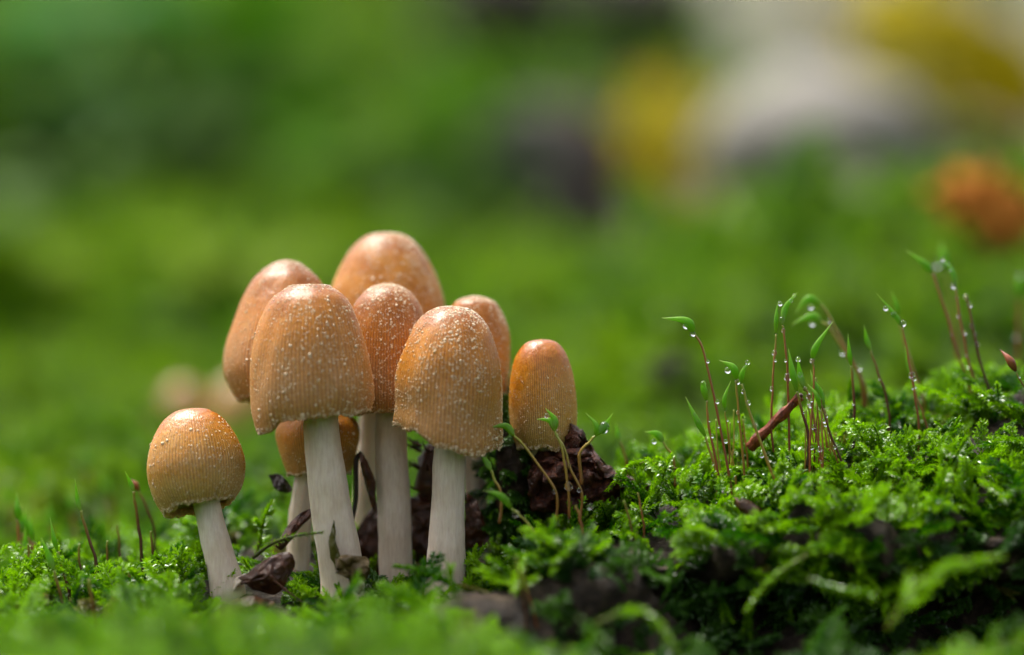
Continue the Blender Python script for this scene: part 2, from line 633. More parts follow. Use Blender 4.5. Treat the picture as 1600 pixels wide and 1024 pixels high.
def feather(seed, L=1.3, pairs=9, leafL=.105, leafW=.055):
    """a pinnate frond growing along +x"""
    r = random.Random(seed)
    fr = Frond()
    main = arc((0, 0, 0), (1, 0, .25), L, 12, (0, r.uniform(-.5, .5), r.uniform(-.7, -.2)), r)
    fr.stem(main, .018)
    fr.shoot(main, int(L * 42), leafL * 1.15, leafW * 1.15, .75, .55, .15, .85, r)
    tan = nrm(np.gradient(main, axis=0))
    for i in range(pairs):
        for sgn in (-1, 1):
            t = .08 + .84 * (i + r.uniform(0, .6)) / pairs
            x = t * 11
            k = int(x)
            p = main[k] + (main[min(k + 1, 11)] - main[k]) * (x - k)
            tg = tan[k]
            sd = np.cross(tg, [0, 0, 1]); sd /= np.linalg.norm(sd)
            d = tg * .75 + sd * sgn * r.uniform(.6, .9) + np.array([0, 0, r.uniform(-.15, .35)])
            bl = L * .36 * (1.05 - t) * r.uniform(.7, 1.25) + .1
            path = arc(p, d / np.linalg.norm(d), bl, 6, tg * .5 + np.array([0, 0, -.4]), r)
            fr.shoot(path, max(7, int(bl * 55)), leafL, leafW, .7, .5, .25, .9, r)
    return fr.mesh('feather_frond')


def shoot_plant(seed, L=1.0, leafL=.17, leafW=.085, n=60, spread=.85, lift=.7, flat=.8):
    r = random.Random(seed)
    fr = Frond()
    main = arc((0, 0, 0), (1, 0, lift), L, 12, (.2, r.uniform(-.5, .5), r.uniform(-.8, .1)), r)
    fr.stem(main, .02)
    fr.shoot(main, n, leafL, leafW, spread, flat, .15, .95, r)
    for j in range(2):
        k = r.randint(3, 7)
        d = np.array([.6, r.choice((-1, 1)) * .7, .4])
        b = arc(main[k], d / np.linalg.norm(d), L * .45, 7, (.3, 0, -.2), r)
        fr.shoot(b, n // 2, leafL * .9, leafW * .9, spread, flat, .25, .95, r)
    return fr.mesh('leafy_shoot')


def tuft(seed, leafL=.2, leafW=.08):
    """a short bushy top of spreading pointed leaves"""
    r = random.Random(seed)
    fr = Frond()
    for j in range(4):
        d = np.array([.8 + r.uniform(-.2, .3), r.uniform(-.7, .7), r.uniform(.0, .9)])
        p = arc((0, 0, 0), d / np.linalg.norm(d), r.uniform(.5, .8), 8, (0, 0, -.3), r)
        fr.stem(p, .016)
        fr.shoot(p, 30, leafL * r.uniform(.8, 1.1), leafW, 1.0, .9, .2, 1.0, r)
    return fr.mesh('moss_tuft')


VAR = [feather(1), feather(2, 1.5, 11), feather(3, 1.1, 8, .12, .06), feather(4, 1.25, 10, .095, .05),
       shoot_plant(5), shoot_plant(6, 1.2, .15, .08, 80), shoot_plant(7, .8, .2, .1, 50, 1.0), shoot_plant(8, 1.0, .13, .07, 85, .8, 1.0, .9),
       tuft(9), tuft(10, .16, .06), tuft(11, .24, .09)]


def moss_object(name, pts, rot, scl, var, mat, parent=None):
    """one object that carries a moss frond at each point"""
    me = mesh_np(name, pts, np.zeros((0, 3), int)) if False else bpy.data.meshes.new(name)
    me.vertices.add(len(pts))
    me.vertices.foreach_set('co', np.asarray(pts, np.float32).ravel())
    a = me.attributes.new('turn', 'FLOAT_VECTOR', 'POINT'); a.data.foreach_set('vector', np.asarray(rot, np.float32).ravel())
    a = me.attributes.new('size', 'FLOAT', 'POINT'); a.data.foreach_set('value', np.asarray(scl, np.float32))
    a = me.attributes.new('variant', 'INT', 'POINT'); a.data.foreach_set('value', np.asarray(var, np.int32))
    me.update()
    o = bpy.data.objects.new(name, me)
    C.objects.link(o)
    if parent: o.parent = parent
    ng = bpy.data.node_groups.new(name, 'GeometryNodeTree')
    ng.interface.new_socket('Geometry', in_out='INPUT', socket_type='NodeSocketGeometry')
    ng.interface.new_socket('Geometry', in_out='OUTPUT', socket_type='NodeSocketGeometry')
    N, Lk = ng.nodes, ng.links
    gi, go = N.new('NodeGroupInput'), N.new('NodeGroupOutput')
    inst = N.new('GeometryNodeInstanceOnPoints')
    gti = N.new('GeometryNodeGeometryToInstance')
    for src in FROND_SRC[::-1]:
        oi = N.new('GeometryNodeObjectInfo')
        oi.inputs['Object'].default_value = src
        oi.inputs['As Instance'].default_value = False
        Lk.new(oi.outputs['Geometry'], gti.inputs[0])
    Lk.new(gi.outputs[0], inst.inputs['Points'])
    Lk.new(gti.outputs[0], inst.inputs['Instance'])
    inst.inputs['Pick Instance'].default_value = True

    def na(nm, ty):
        x = N.new('GeometryNodeInputNamedAttribute')
        x.data_type = ty
        x.inputs['Name'].default_value = nm
        return [s for s in x.outputs if s.enabled and s.name == 'Attribute'][0]
    Lk.new(na('variant', 'INT'), inst.inputs['Instance Index'])
    e2r = N.new('FunctionNodeEulerToRotation')
    Lk.new(na('turn', 'FLOAT_VECTOR'), e2r.inputs[0])
    Lk.new(e2r.outputs[0], inst.inputs['Rotation'])
    Lk.new(na('size', 'FLOAT'), inst.inputs['Scale'])
    sm = N.new('GeometryNodeSetMaterial')
    sm.inputs['Material'].default_value = mat
    Lk.new(inst.outputs[0], sm.inputs[0])
    Lk.new(sm.outputs[0], go.inputs[0])
    md = o.modifiers.new('moss', 'NODES')
    md.node_group = ng
    me.materials.append(mat)
    return o


FROND_SRC = [bpy.data.objects.new('moss_frond_source', m) for m in VAR]


def euler_from(d, up):
    """euler angles (n,3) whose local x runs along d and local z near up"""
    d = nrm(d)
    y = nrm(np.cross(up, d))
    z = np.cross(d, y)
    ry = -np.arcsin(np.clip(d[:, 2], -1, 1))
    rx = np.arctan2(y[:, 2], z[:, 2])
    rz = np.arctan2(d[:, 1], d[:, 0])
    return np.stack([rx, ry, rz], -1)


cellP = (G[:-1, :-1] + G[1:, 1:]) / 2
cellN = nrm(Gn[:-1, :-1] + Gn[1:, 1:])
cellA = np.linalg.norm(np.cross(G[1:, :-1] - G[:-1, :-1], G[:-1, 1:] - G[:-1, :-1]), axis=-1)
cellK = GK[:-1, :-1]


def scatter(dens, n_max=200000):
    w = (cellA * dens).ravel()
    n = min(int(w.sum()), n_max)
    pick = rng.choice(len(w), n, p=w / w.sum())
    i, j = np.unravel_index(pick, cellA.shape)
    a, b = rng.random((2, n, 1))
    p = G[i, j] * (1 - a) * (1 - b) + G[i, j + 1] * a * (1 - b) + G[i + 1, j] * (1 - a) * b + G[i + 1, j + 1] * a * b
    return p, cellN[i, j], cellK[i, j]


def grow(p, nv, k, lie=1.0, stand=.5, lean=.15):
    n = len(p)
    ang = rng.random(n) * 2 * math.pi
    tang = np.stack([np.cos(ang), np.sin(ang), 0 * ang], -1)
    tang = nrm(tang - nv * (tang * nv).sum(-1, keepdims=True))
    d = tang * lie + nv * (stand * rng.uniform(.4, 1.6, (n, 1))) + np.array([0, -lean, 0])
    return euler_from(d, nv + np.array([0, 0, .6]) + tang * .02)


X, Yq = cellP[..., 0], cellP[..., 1]
onscreen = np.abs(X) < 8.6 * (1 + Yq / DIST) + 4.5
patch = fbm(cellP * .7, 3, 40)
dens = np.where((Yq > -13) & (Yq < 9), 14.0, 0.0) * onscreen * np.clip(1.0 + 1.5 * patch, .05, 1.3)
fore = (X > .6) & (X < 5.2) & (Yq < -2.6)
dens = np.where(fore, dens * .12, dens)
bank = (X > .4) & (cellK > 3.0) & (cellK < 6.9)
dens = np.where(bank, dens * (.2 + .65 * np.clip(patch + .1, 0, 1)), dens)
cave = (X > 2.6) & (cellK > 4.3) & (cellK < 6.2)
dens = np.where(cave, dens * .2, dens)
lip = (X > 3.2) & (cellK > 6.0) & (cellK < 7.1)
dens = np.where(lip, dens * .45, dens)
foot = (X > -2.95) & (X < -.75) & (Yq > -1.0) & (Yq < 1.7)
dens = np.where(foot, dens * .22, dens)
dens = np.where((X > -4.9) & (X < -.8) & (Yq > -2.3) & (Yq < -.8), dens * .85, dens)      # trodden thin in front of the stems
dens = np.where((X > -4.5) & (X < -3.2) & (Yq > -2.7) & (Yq < -.9), 0, dens)
p, nv, k = scatter(dens)
var = rng.choice(11, len(p), p=[.15, .1, .14, .13, .09, .08, .06, .1, .06, .06, .03])
moss = moss_object('moss_carpet', p + nv * -.03, grow(p, nv, k), rng.uniform(.5, .95, len(p)) * np.where(p[:, 1] < -3, .8, 1.0) * np.where((p[:, 0] > -4.9) & (p[:, 0] < -.8) & (p[:, 1] > -2.4) & (p[:, 1] < 1.7), .72, 1), var, MOSS)
tag(moss, kind='stuff')

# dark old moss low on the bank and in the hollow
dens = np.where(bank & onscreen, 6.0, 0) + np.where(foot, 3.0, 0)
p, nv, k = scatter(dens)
var = rng.choice(11, len(p), p=[.15, .1, .14, .13, .09, .08, .06, .1, .06, .06, .03])
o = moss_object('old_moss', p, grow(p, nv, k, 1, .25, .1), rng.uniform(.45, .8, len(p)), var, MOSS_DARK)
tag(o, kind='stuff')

# faded and dying shoots among the green
dens = np.where((Yq > -9) & (Yq < 7), .9, 0) * onscreen * np.clip(.4 + 1.4 * fbm(cellP * .9, 2, 77), 0, 1.5)
p, nv, k = scatter(dens)
o = moss_object('faded_moss', p, grow(p, nv, k, 1, .6, .1), rng.uniform(.4, .75, len(p)), rng.integers(0, 11, len(p)), MOSS_BROWN)
tag(o, kind='stuff')

# moss on the slopes behind
dens = np.where((Yq >= 9) & (Yq < 32), 1.6, 0) * onscreen
p, nv, k = scatter(dens)
o = moss_object('moss_on_slope', p, grow(p, nv, k, 1, .6, .2), rng.uniform(1.2, 2.0, len(p)), rng.integers(0, 11, len(p)), MOSS_FAR)
tag(o, kind='stuff')
sc = 1.6 + np.clip(Yq, 0, 500) / 40
lit = litter[:-1, :-1]
dens = np.where((Yq >= 32) & (Yq < 480), 2.6 / sc ** 2, 0) * onscreen * (1 - .96 * lit)
p, nv, k = scatter(dens, 16000)
o = moss_object('far_undergrowth', p, grow(p, nv, k, 1, .8, .2), rng.uniform(.8, 1.3, len(p)) * (1.6 + p[:, 1] / 40), rng.integers(0, 8, len(p)), MOSS_FAR)
tag(o, kind='stuff')


# ------------------------------------------------------------------ mushrooms
def cap_point_fn(apex, rim, prof, rimdz, ridges, rough_amt, seed, back=0.0):
    """returns f(t, theta, inset) -> points; prof is [(t, half width in cm)]"""
    apex, rim = np.array(apex), np.array(rim)
    apex = apex + np.array([0, back, 0])
    ax = rim - apex
    H = np.linalg.norm(ax)
    ax = ax / H
    ex = np.array([1.0, 0, 0]) - ax * ax[0]; ex /= np.linalg.norm(ex)
    ey = np.cross(ex, ax)
    if ey[1] < 0: ey = -ey
    # smooth resampling of the profile by arc length
    pp = np.array([[a * H, b, 0] for a, b in prof])
    cur = catmull(pp, 400)
    cur[:, 1] = np.maximum(cur[:, 1], 0)
    cur[0, 1] = 0
    s = np.concatenate([[0], np.cumsum(np.hypot(np.diff(cur[:, 0]), np.diff(cur[:, 1])))])
    s /= s[-1]
    th0 = np.array([q[0] for q in rimdz] + [rimdz[0][0] + 2 * math.pi]) if rimdz else None
    dz0 = np.array([q[1] for q in rimdz] + [rimdz[0][1]]) if rimdz else None

    def f(t, th, inset=0.0, detail=True):
        h = np.interp(t, s, cur[:, 0])
        r = np.interp(t, s, cur[:, 1])
        q = np.stack([np.cos(th) * 1.6 + seed, np.sin(th) * 1.6, 2.2 * t], -1)
        lump = fbm(q, 2, seed) * rough_amt
        r = r * (1 + lump * np.clip(t * 3, 0, 1))
        w = np.clip((t - .45) / .55, 0, 1) ** 1.6
        dz = vnoise(np.stack([np.cos(th) * 3.2, np.sin(th) * 3.2, 0 * th + seed], -1), seed + 5) * .05
        dz = dz + vnoise(np.stack([np.cos(th) * 11, np.sin(th) * 11, 0 * th + seed], -1), seed + 6) * .022
        if th0 is not None:
            x = (th - th0[0]) % (2 * math.pi) + th0[0]
            kk = np.clip(np.searchsorted(th0, x, side='right') - 1, 0, len(th0) - 2)
            ff = (x - th0[kk]) / (th0[kk + 1] - th0[kk])
            ff = ff * ff * (3 - 2 * ff)
            dz = dz + dz0[kk] * (1 - ff) + dz0[kk + 1] * ff
        h = h + dz * w
        rr = 0
        if detail and ridges:
            wob = vnoise(np.stack([np.cos(th) * 4, np.sin(th) * 4, t * 2.5], -1), seed + 8)
            ph = ridges * th + wob * 1.6
            rr = (.5 + .5 * np.cos(ph))
            am = .0085 * np.clip((t - .12) / .4, 0, 1)
            r = r - (1 - rr) * am
        r = np.maximum(r - inset, 0)
        P = apex + ax * h[..., None] + r[..., None] * (np.cos(th)[..., None] * ex + np.sin(th)[..., None] * ey)
        return P, rr
    return f


def make_mushroom(apex, rim, y, prof, stem, rimdz, mat, label, seed, flecks=900, fine=2600, back=0.0, ridges=92, rough=.05, wet=None, top_clear=0.0, splash=None):
    A, Rm = at(*apex, y), at(*rim, y)
    s = 1 + y / DIST
    prof = [(a, b / 100 * s) for a, b in prof]
    f = cap_point_fn(A, Rm, prof, rimdz, ridges, rough, seed, back)
    sp = [at(a, b, d) for a, b, d, _ in stem]
    base = sp[-1].copy()
    bz = soil_z(base.x, base.y) - .15
    if bz < base.z:
        dirv = (sp[-1] - sp[-2]).normalized()
        sp.append(Vector((base.x + dirv.x * .2, base.y, bz)))
        stem = stem + [(0, 0, 0, stem[-1][3] * 1.05)]
    root = empty('mushroom', sp[-1])
    tag(root, label, 'mushroom', 'cluster of orange brown inkcap mushrooms')
    off = np.array(sp[-1])
    # cap: outer skin, rolled lip, inner skin
    nt, na = 64, 460
    T = np.linspace(0, 1, nt) ** 1.05
    TH = np.linspace(0, 2 * math.pi, na, endpoint=False)
    tt, th = np.meshgrid(T, TH, indexing='ij')
    P, rr = f(tt, th)
    wet_lip, _ = f(np.ones(na), TH, .05)
    inn_t = np.linspace(1, .12, 18)
    ti, thi = np.meshgrid(inn_t, TH, indexing='ij')
    I, _ = f(ti, thi, .085)
    I = I + (np.array(A) - np.array(Rm)) / np.linalg.norm(np.array(A) - np.array(Rm)) * .015
    V = np.concatenate([P.reshape(-1, 3), wet_lip, I.reshape(-1, 3)])
    n = nt + 1 + 18
    ii = np.arange(n * na).reshape(n, na)
    F = np.stack([ii[:-1], np.roll(ii[:-1], -1, 1), np.roll(ii[1:], -1, 1), ii[1:]], -1).reshape(-1, 4)
    me = mesh_np('cap', V - off, F)
    attr(me, 'down', np.concatenate([tt.ravel(), np.ones(na), np.full(18 * na, .95)]))
    attr(me, 'ridge', np.concatenate([np.broadcast_to(rr, tt.shape).ravel() * 1.0, np.ones(na + 18 * na)]))
    cap = link_mesh('cap', me, mat, root)
    # gills: thin plates under the cap, joined
    ng = 46
    gv, gf = [], []
    for g in range(ng):
        a = g / ng * 2 * math.pi
        tq = np.linspace(.93, .3, 7)
        o1, _ = f(tq, np.full(7, a), .08, False)
        o2, _ = f(tq, np.full(7, a), .30, False)
        for q in range(7):
            gv += [o1[q], o2[q]]
        b0 = g * 14
        for q in range(6):
            gf.append((b0 + 2 * q, b0 + 2 * q + 1, b0 + 2 * q + 3, b0 + 2 * q + 2))
    gl = link_mesh('gills', mesh_np('gills', np.array(gv) - off, np.array(gf)), GILL, root)
    tag(gl, kind='stuff')
    # stem
    path = catmull([list(q) for q in sp], 60)
    hw = np.interp(np.linspace(0, 1, 60), np.linspace(0, 1, len(stem)), [q[3] / 100 for q in stem]) * s
    hw = hw * (1 + .03 * np.sin(np.linspace(0, 9, 60) + seed))
    v, ff, t = tube(path, hw, 48)
    ctr = np.repeat(path, 48, 0)
    dirs = nrm(v - ctr)
    angs = np.tile(np.arange(48) / 48 * 2 * math.pi, 60)
    stri = vnoise(np.stack([np.cos(angs) * 6, np.sin(angs) * 6, t * 2.0], -1), seed)
    v = v + dirs * (stri * .012 + fbm(v * 5, 2, seed) * .008)[:, None]
    link_mesh('stem', mesh_np('stem', v - off, ff), STEM, root)
    # pale flecks on the skin: real grains
    def grains(nn, size, tmin, tmax, shape, shapeF, bias=1.0, clump=True):
        t_ = tmin + (tmax - tmin) * rng.random(nn * 3) ** bias
        th_ = rng.random(nn * 3) * 2 * math.pi
        if clump:
            q = np.stack([np.cos(th_) * 2.2, np.sin(th_) * 2.2, t_ * 5], -1)
            keep = vnoise(q, seed + 30) + rng.uniform(-.5, .5, nn * 3) > .04
        else:
            keep = np.ones(nn * 3, bool)
        if splash is not None:
            keep &= splash(t_, th_)
        # more grains where the skin is wide
        t_, th_ = t_[keep][:nn], th_[keep][:nn]
        nn = len(t_)
        P_, _ = f(t_, th_)
        P2, _ = f(t_ + .005, th_, 0, False)
        P3, _ = f(t_, th_ + .01, 0, False)
        nv_ = nrm(np.cross(P2 - P_, P3 - P_))
        out = nrm(P_ - (np.array(A) + np.array(Rm)) / 2)
        nv_[(nv_ * out).sum(-1) < 0] *= -1
        sz = size * rng.lognormal(0, .36, nn)
        k = len(shape)
        sc = rng.uniform(.65, 1.35, (nn, 1, 3))
        j = rng.uniform(-.25, .25, (nn, k, 3))
        dv = (shape[None] * sc + j) * sz[:, None, None]
        dv = dv - nv_[:, None, :] * ((dv * nv_[:, None, :]).sum(-1, keepdims=True) * .6)
        Vg = P_[:, None, :] + dv
        Fg = shapeF[None] + (np.arange(nn) * k)[:, None, None]
        return Vg.reshape(-1, 3), Fg.reshape(-1, 3)
    sets = []
    if flecks: sets.append(grains(int(flecks * 1.7), .0112, .02 + top_clear, .97, ICO1, ICO1F, .9))
    if flecks > 500: sets.append(grains(620, .0098, .012, .17, OCT, OCTF, .6, False))
    if fine: sets.append(grains(int(fine * 1.2), .0066, .05 + top_clear, 1.0, OCT, OCTF, .7, False))
    sets.append(grains(520, .0145, .97, 1.0, OCT, OCTF, 1.0, False) if splash is None else grains(420, .011, .96, 1.0, OCT, OCTF, 1.0, False))
    vv, fc, n0 = [], [], 0
    for a, b in sets:
        vv.append(a); fc.append(b + n0); n0 += len(a)
    fl = link_mesh('flecks', mesh_np('flecks', np.vstack(vv) - off, np.vstack(fc)), FLECK, cap)
    tag(fl, kind='stuff')
    return root


CAPA = mat_cap('orange_cap', (0.35, 0.110, 0.003), (0.56, 0.235, 0.018), (0.53, 0.285, 0.08), .68)
CAPB = mat_cap('tan_orange_cap', (0.32, 0.098, 0.003), (0.53, 0.21, 0.016), (0.48, 0.25, 0.075), .68)
CAPC = mat_cap('brown_orange_cap', (0.30, 0.092, 0.003), (0.50, 0.19, 0.016), (0.48, 0.245, 0.08), .68)
CAPD = mat_cap('honey_cap', (0.42, 0.130, 0.003), (0.57, 0.25, 0.02), (0.54, 0.33, 0.10), .6, 1.0)

PI = math.pi
small = [(0, 0), (0, 20), (.03, 32), (.12, 49), (.3, 66), (.5, 76), (.66, 77), (.85, 70), (1, 55)]
make_mushroom((297, 641), (311, 792), -.6, small, [(318, 760, -.5, 21), (328, 810, -.55, 21), (352, 905, -.6, 26)], [(-PI, .08), (-PI / 2, -.01), (0, -.05), (PI / 2, .08)], CAPD,
              'small shiny mushroom standing apart on a leaning stem at the left of the cluster', 1, 300, 2600, back=.2, rough=.03, top_clear=.22)
make_mushroom((447, 405), (447, 626), 1.3, [(0, 0), (.03, 22), (.09, 40), (.16, 55), (.35, 77), (.6, 94), (.8, 98), (.95, 84), (1, 74)],
              [(447, 590, 1.35, 24), (480, 700, 2.3, 26), (520, 880, 2.6, 28)], [], CAPC,
              'slightly blurred egg shaped mushroom half hidden behind the big flat topped cap', 2, 700, 3000, back=.1)
make_mushroom((483, 446), (487, 652), -.7, [(0, 0), (0, 28), (.02, 36), (.10, 58), (.25, 75), (.45, 89), (.7, 98), (.88, 99), (1, 92)],
              [(500, 620, -.65, 27), (503, 680, -.65, 29), (515, 780, -.65, 30), (533, 890, -.6, 34)],
              [(-PI, .14), (-2.75, .23), (-2.4, .20), (-2.0, .05), (-PI / 2, .0), (-.9, -.02), (0, -.06), (PI / 2, .0)], CAPB,
              'big front mushroom with flat topped tan cap and a lobe drooping at its left rim', 3, 1300, 3000, back=.05, rough=.05)
make_mushroom((602, 363), (606, 605), 2.4, [(0, 0), (.02, 28), (.08, 48), (.2, 68), (.4, 87), (.6, 91), (.8, 88), (1, 80)],
              [(582, 570, 2.4, 17), (577, 680, 2.35, 17), (566, 850, 2.3, 17)], [], CAPA,
              'tallest mushroom at the back of the cluster, domed cap dotted with many pale flecks', 4, 1700, 2600, back=.1)
make_mushroom((605, 443), (605, 646), .7, [(0, 0), (.02, 20), (.08, 38), (.2, 54), (.4, 65), (.7, 70), (.9, 67), (1, 60)],
              [(612, 610, .7, 24), (611, 700, .6, 24), (616, 800, .5, 26), (619, 930, .45, 27)], [], CAPC,
              'middle mushroom squeezed between the two big front caps, on the longest straight stem', 5, 1300, 3000, back=.06)
make_mushroom((708, 478), (699, 688), -.6, [(0, 0), (.02, 25), (.08, 45), (.2, 63), (.4, 79), (.6, 85), (.8, 86), (.93, 88), (1, 87)],
              [(706, 650, -.55, 24), (702, 720, -.5, 25), (700, 790, -.5, 27), (697, 880, -.5, 31)],
              [(-PI, -.22), (-2.3, -.12), (-PI / 2, .12), (-.95, .24), (-.5, .14), (0, .08), (PI / 2, -.1)], CAPB,
              'big front mushroom with a wide bell cap and ragged slanting white rim', 6, 1700, 3200, back=.04, rough=.06)
make_mushroom((742, 462), (742, 640), 1.35, [(0, 0), (.03, 22), (.1, 37), (.3, 51), (.5, 55), (.8, 55), (1, 50)],
              [(740, 610, 1.3, 17), (741, 720, 1.3, 17), (748, 860, 1.3, 17)], [], CAPA,
              'mushroom mostly hidden behind the ragged rimmed front cap, only its orange shoulder showing', 7, 700, 1600, back=.05)
make_mushroom((845, 530), (851, 702), .3, [(0, 0), (.02, 20), (.08, 33), (.2, 44), (.4, 51), (.65, 53), (.85, 50), (1, 41)],
              [(850, 680, .3, 20), (850, 740, .7, 20), (850, 800, 1.1, 22)], [], CAPD,
              'smooth narrow honey coloured mushroom at the right end of the cluster above the red husk', 8, 60, 1500, back=.05, rough=.03, top_clear=.3)
make_mushroom((497, 640), (499, 742), .7, [(0, 0), (.04, 34), (.15, 58), (.35, 66), (.65, 60), (1, 48)],
              [(482, 720, .7, 17), (474, 770, .75, 17), (468, 820, .8, 18)], [], CAPA,
              'little low mushroom tucked behind the stem of the flat topped front mushroom', 9, 120, 1500, back=.02)


# ------------------------------------------------------------------ moss stalks
def drop_mesh():
    return mesh_np('dew_drop', ICO3, ICO3F)


DROP = drop_mesh()
DROP.materials.append(WATER)


def drop(p, r, parent, off):
    o = bpy.data.objects.new('dew_drop', DROP)
    C.objects.link(o)
    o.parent = parent
    o.location = Vector(p) - Vector(off)
    o.scale = (r, r, r * 1.12)
    return o


def hood(path, wid, parent, off, mat=HOOD, name='calyptra', flat=.62):
    """a swollen spindle drawn out to a beak, with a split along one side"""
    n = 22
    c = catmull(path, n)
    t = np.linspace(0, 1, n)
    r = wid * np.interp(t, [0, .06, .2, .36, .55, .75, .92, 1], [.32, .5, .85, 1, .8, .42, .14, .04])
    v, f, tt = tube(c, r, 12, flat)
    me = mesh_np(name, v - np.array(off), f)
    attr(me, 'along', tt)
    return link_mesh(name, me, mat, parent), c


def stalk(label, pts, y, hoods=(), drops=(), mat=SETA, r=.03, kind='hood', group='moss stalks', y2=None, wid=.085, cap_mat=None):
    """pts: pixels from base to top; hoods: lists of pixels from the stalk's top to the beak; drops: (pixel x, pixel y, radius px)"""
    if pts[0][0] < 280 and 0 < y < 2.2: y -= .7
    if group == RG: y -= .35 if y < .5 else .7 if y < 3 else 0
    y2 = y if y2 is None else y2
    P = [at(a, b, y + (y2 - y) * i / max(1, len(pts) - 1)) for i, (a, b) in enumerate(pts)]
    root = empty('moss_stalk', P[0])
    tag(root, label, 'moss stalk', group)
    off = P[0]
    foot = P[0] + Vector((random.uniform(-.05, .05), 0, -.45))
    n = 40
    c = catmull([list(foot)] + [list(q) for q in P], n)
    r, wid = r * (.66 if y < 1 and P[0].x > 0 else .85), wid * .74
    t = np.linspace(0, 1, n)
    c = c + np.stack([vnoise(np.stack([t * 9, 0 * t, 0 * t + P[0].x], -1), 3) * .012, 0 * t, 0 * t], -1)
    rad = r * (1.1 - .3 * t) * (1 + .22 * np.clip(vnoise(np.stack([t * 26, 0 * t + P[0].x * 3, 0 * t], -1), 5), 0, 1))
    v, f, tt = tube(c, rad, 8)
    me = mesh_np('seta', v - np.array(off), f)
    attr(me, 'along', tt)
    link_mesh('seta', me, mat, root)
    for h in hoods:
        hp = [P[-1]] + [at(a, b, y2 + random.uniform(-.06, .06)) for a, b in h]
        hood([list(q) for q in hp], wid, root, off, cap_mat or HOOD, 'capsule' if cap_mat else 'calyptra', .8 if cap_mat else .62)
    if group == RG:
        drops = list(drops)
        for q in range(1):
            w = c[random.randint(16, 36)]
            sw = 1 + w[1] / DIST
            drops.append((800 + 100 * w[0] / sw + random.choice((-2.2, 2.2)), 512 - 100 * w[2] / sw, random.uniform(1.8, 2.8)))
    for (a, b, rr) in drops:
        drop(at(a, b, y2 - .035), rr / 100 * (.86 if y < 1.2 else .62), root, off)
    return root


PLACE = ['first', 'second', 'third', 'fourth', 'fifth', 'sixth', 'seventh']
RG = 'wet moss stalks on the right hand mound'
S = stalk
S("tall red brown stalk bent like a hook, green hood pointing left over a drop", [(1142, 762), (1122, 650), (1100, 550), (1084, 521)], -.3,
  [[(1072, 502), (1034, 497)]], [(1072, 509, 6), (1083, 522, 4.5), (1121, 628, 3.5), (1134, 690, 3.5), (1106, 565, 3)], wid=.1, group=RG)
S('stalk with a short round green hood, close to the left of the hooked tall stalk', [(1122, 742), (1109, 670), (1104, 626)], -.1, [[(1099, 605), (1098, 596)]], [(1099, 600, 5), (1113, 682, 3)], wid=.075, group=RG)
S('stalk leaning left with a long slim pale hood, lowest left of the hooked tall stalk', [(1122, 750), (1108, 700), (1102, 682)], .1, [[(1088, 655), (1071, 620)]], [(1085, 648, 3), (1090, 660, 3)], SETA_OLIVE, wid=.07, group=RG)
S('stalk with a hood curling left like a small leaf and a drop hanging from it', [(1162, 722), (1154, 640), (1151, 604), (1151, 594)], -.2, [[(1145, 574), (1124, 563)]], [(1137, 579, 5.5), (1152, 597, 5), (1153, 645, 3.5)], SETA_OLIVE, .027, wid=.085, group=RG)
S('beaded stalk leaning right at its foot, narrow hood turned up to the right', [(1222, 780), (1196, 712), (1170, 640), (1158, 600)], -.35, [[(1160, 582), (1171, 565)]],
  [(1161, 612, 4), (1169, 630, 4.5), (1179, 665, 4), (1168, 567, 4), (1190, 712, 4), (1163, 575, 3)], SETA_OLIVE, .034, wid=.06, group=RG)
S('thin pale upright hood on a short stalk just right of the hooked tall stalk', [(1138, 680), (1134, 650), (1133, 642)], 0, [[(1132, 622), (1142, 595)]], [(1133, 640, 3)], SETA_OLIVE, .018, wid=.05, group=RG)
S('thin straight stalk with a drop half way, left one of the tall close pair', [(1206, 662), (1208, 590), (1212, 522)], .2, [[(1213, 495), (1215, 473)]], [(1210, 552, 5), (1206, 608, 4)], SETA, .026, wid=.05, group=RG)
S('tall straight stalk with a big drop, right one of the close pair, hood upright', [(1234, 690), (1231, 590), (1226, 530), (1222, 508)], .1, [[(1228, 480), (1246, 457)]], [(1231, 590, 7), (1222, 500, 5.5), (1224, 517, 4), (1219, 475, 4), (1241, 462, 3.5), (1236, 470, 3)], SETA, .028, wid=.07, group=RG)
S('dark stalk with upright green hood in front of the red twig end', [(1264, 685), (1254, 645), (1245, 612)], -.2, [[(1238, 580), (1232, 545)]], [], SETA_DARK, .036, wid=.075, group=RG)
S("stalk in the dense bunch whose hood rises to the right above a drop", [(1268, 775), (1266, 690), (1272, 600), (1269, 562)], -.4, [[(1276, 540), (1302, 502)]], [(1269, 564, 4.5), (1272, 668, 5), (1264, 630, 4), (1268, 700, 3.5)], SETA, .028, wid=.075, group=RG)
S('stalk in the dense bunch with drops clustered under a drooping pale hood', [(1290, 762), (1278, 690), (1266, 625), (1256, 606)], -.4, [[(1250, 585), (1246, 558)]], [(1263, 620, 4.5), (1258, 608, 4), (1266, 634, 4), (1247, 562, 4.5), (1250, 586, 4), (1274, 672, 4)], SETA, .027, wid=.075, group=RG)
S('outermost dark stalk of the dense bunch, slanting down to the right', [(1330, 757), (1302, 690), (1285, 636), (1281, 622)], -.35, [[(1272, 600), (1266, 578)]], [(1317, 741, 4.5), (1291, 650, 3.5)], SETA_DARK, .027, wid=.06, group=RG)
S('slanting stalk of the dense bunch with its hood lying in the tangle', [(1320, 764), (1300, 690), (1288, 638)], -.25, [[(1282, 612), (1270, 590)]], [(1287, 658, 4), (1290, 664, 3.5)], SETA, .024, wid=.055, group=RG)
S('short thin stalk of the dense bunch between two taller ones', [(1303, 742), (1296, 690), (1288, 645)], -.15, [[(1284, 625), (1286, 608)]], [], SETA_OLIVE, .02, wid=.045, group=RG)
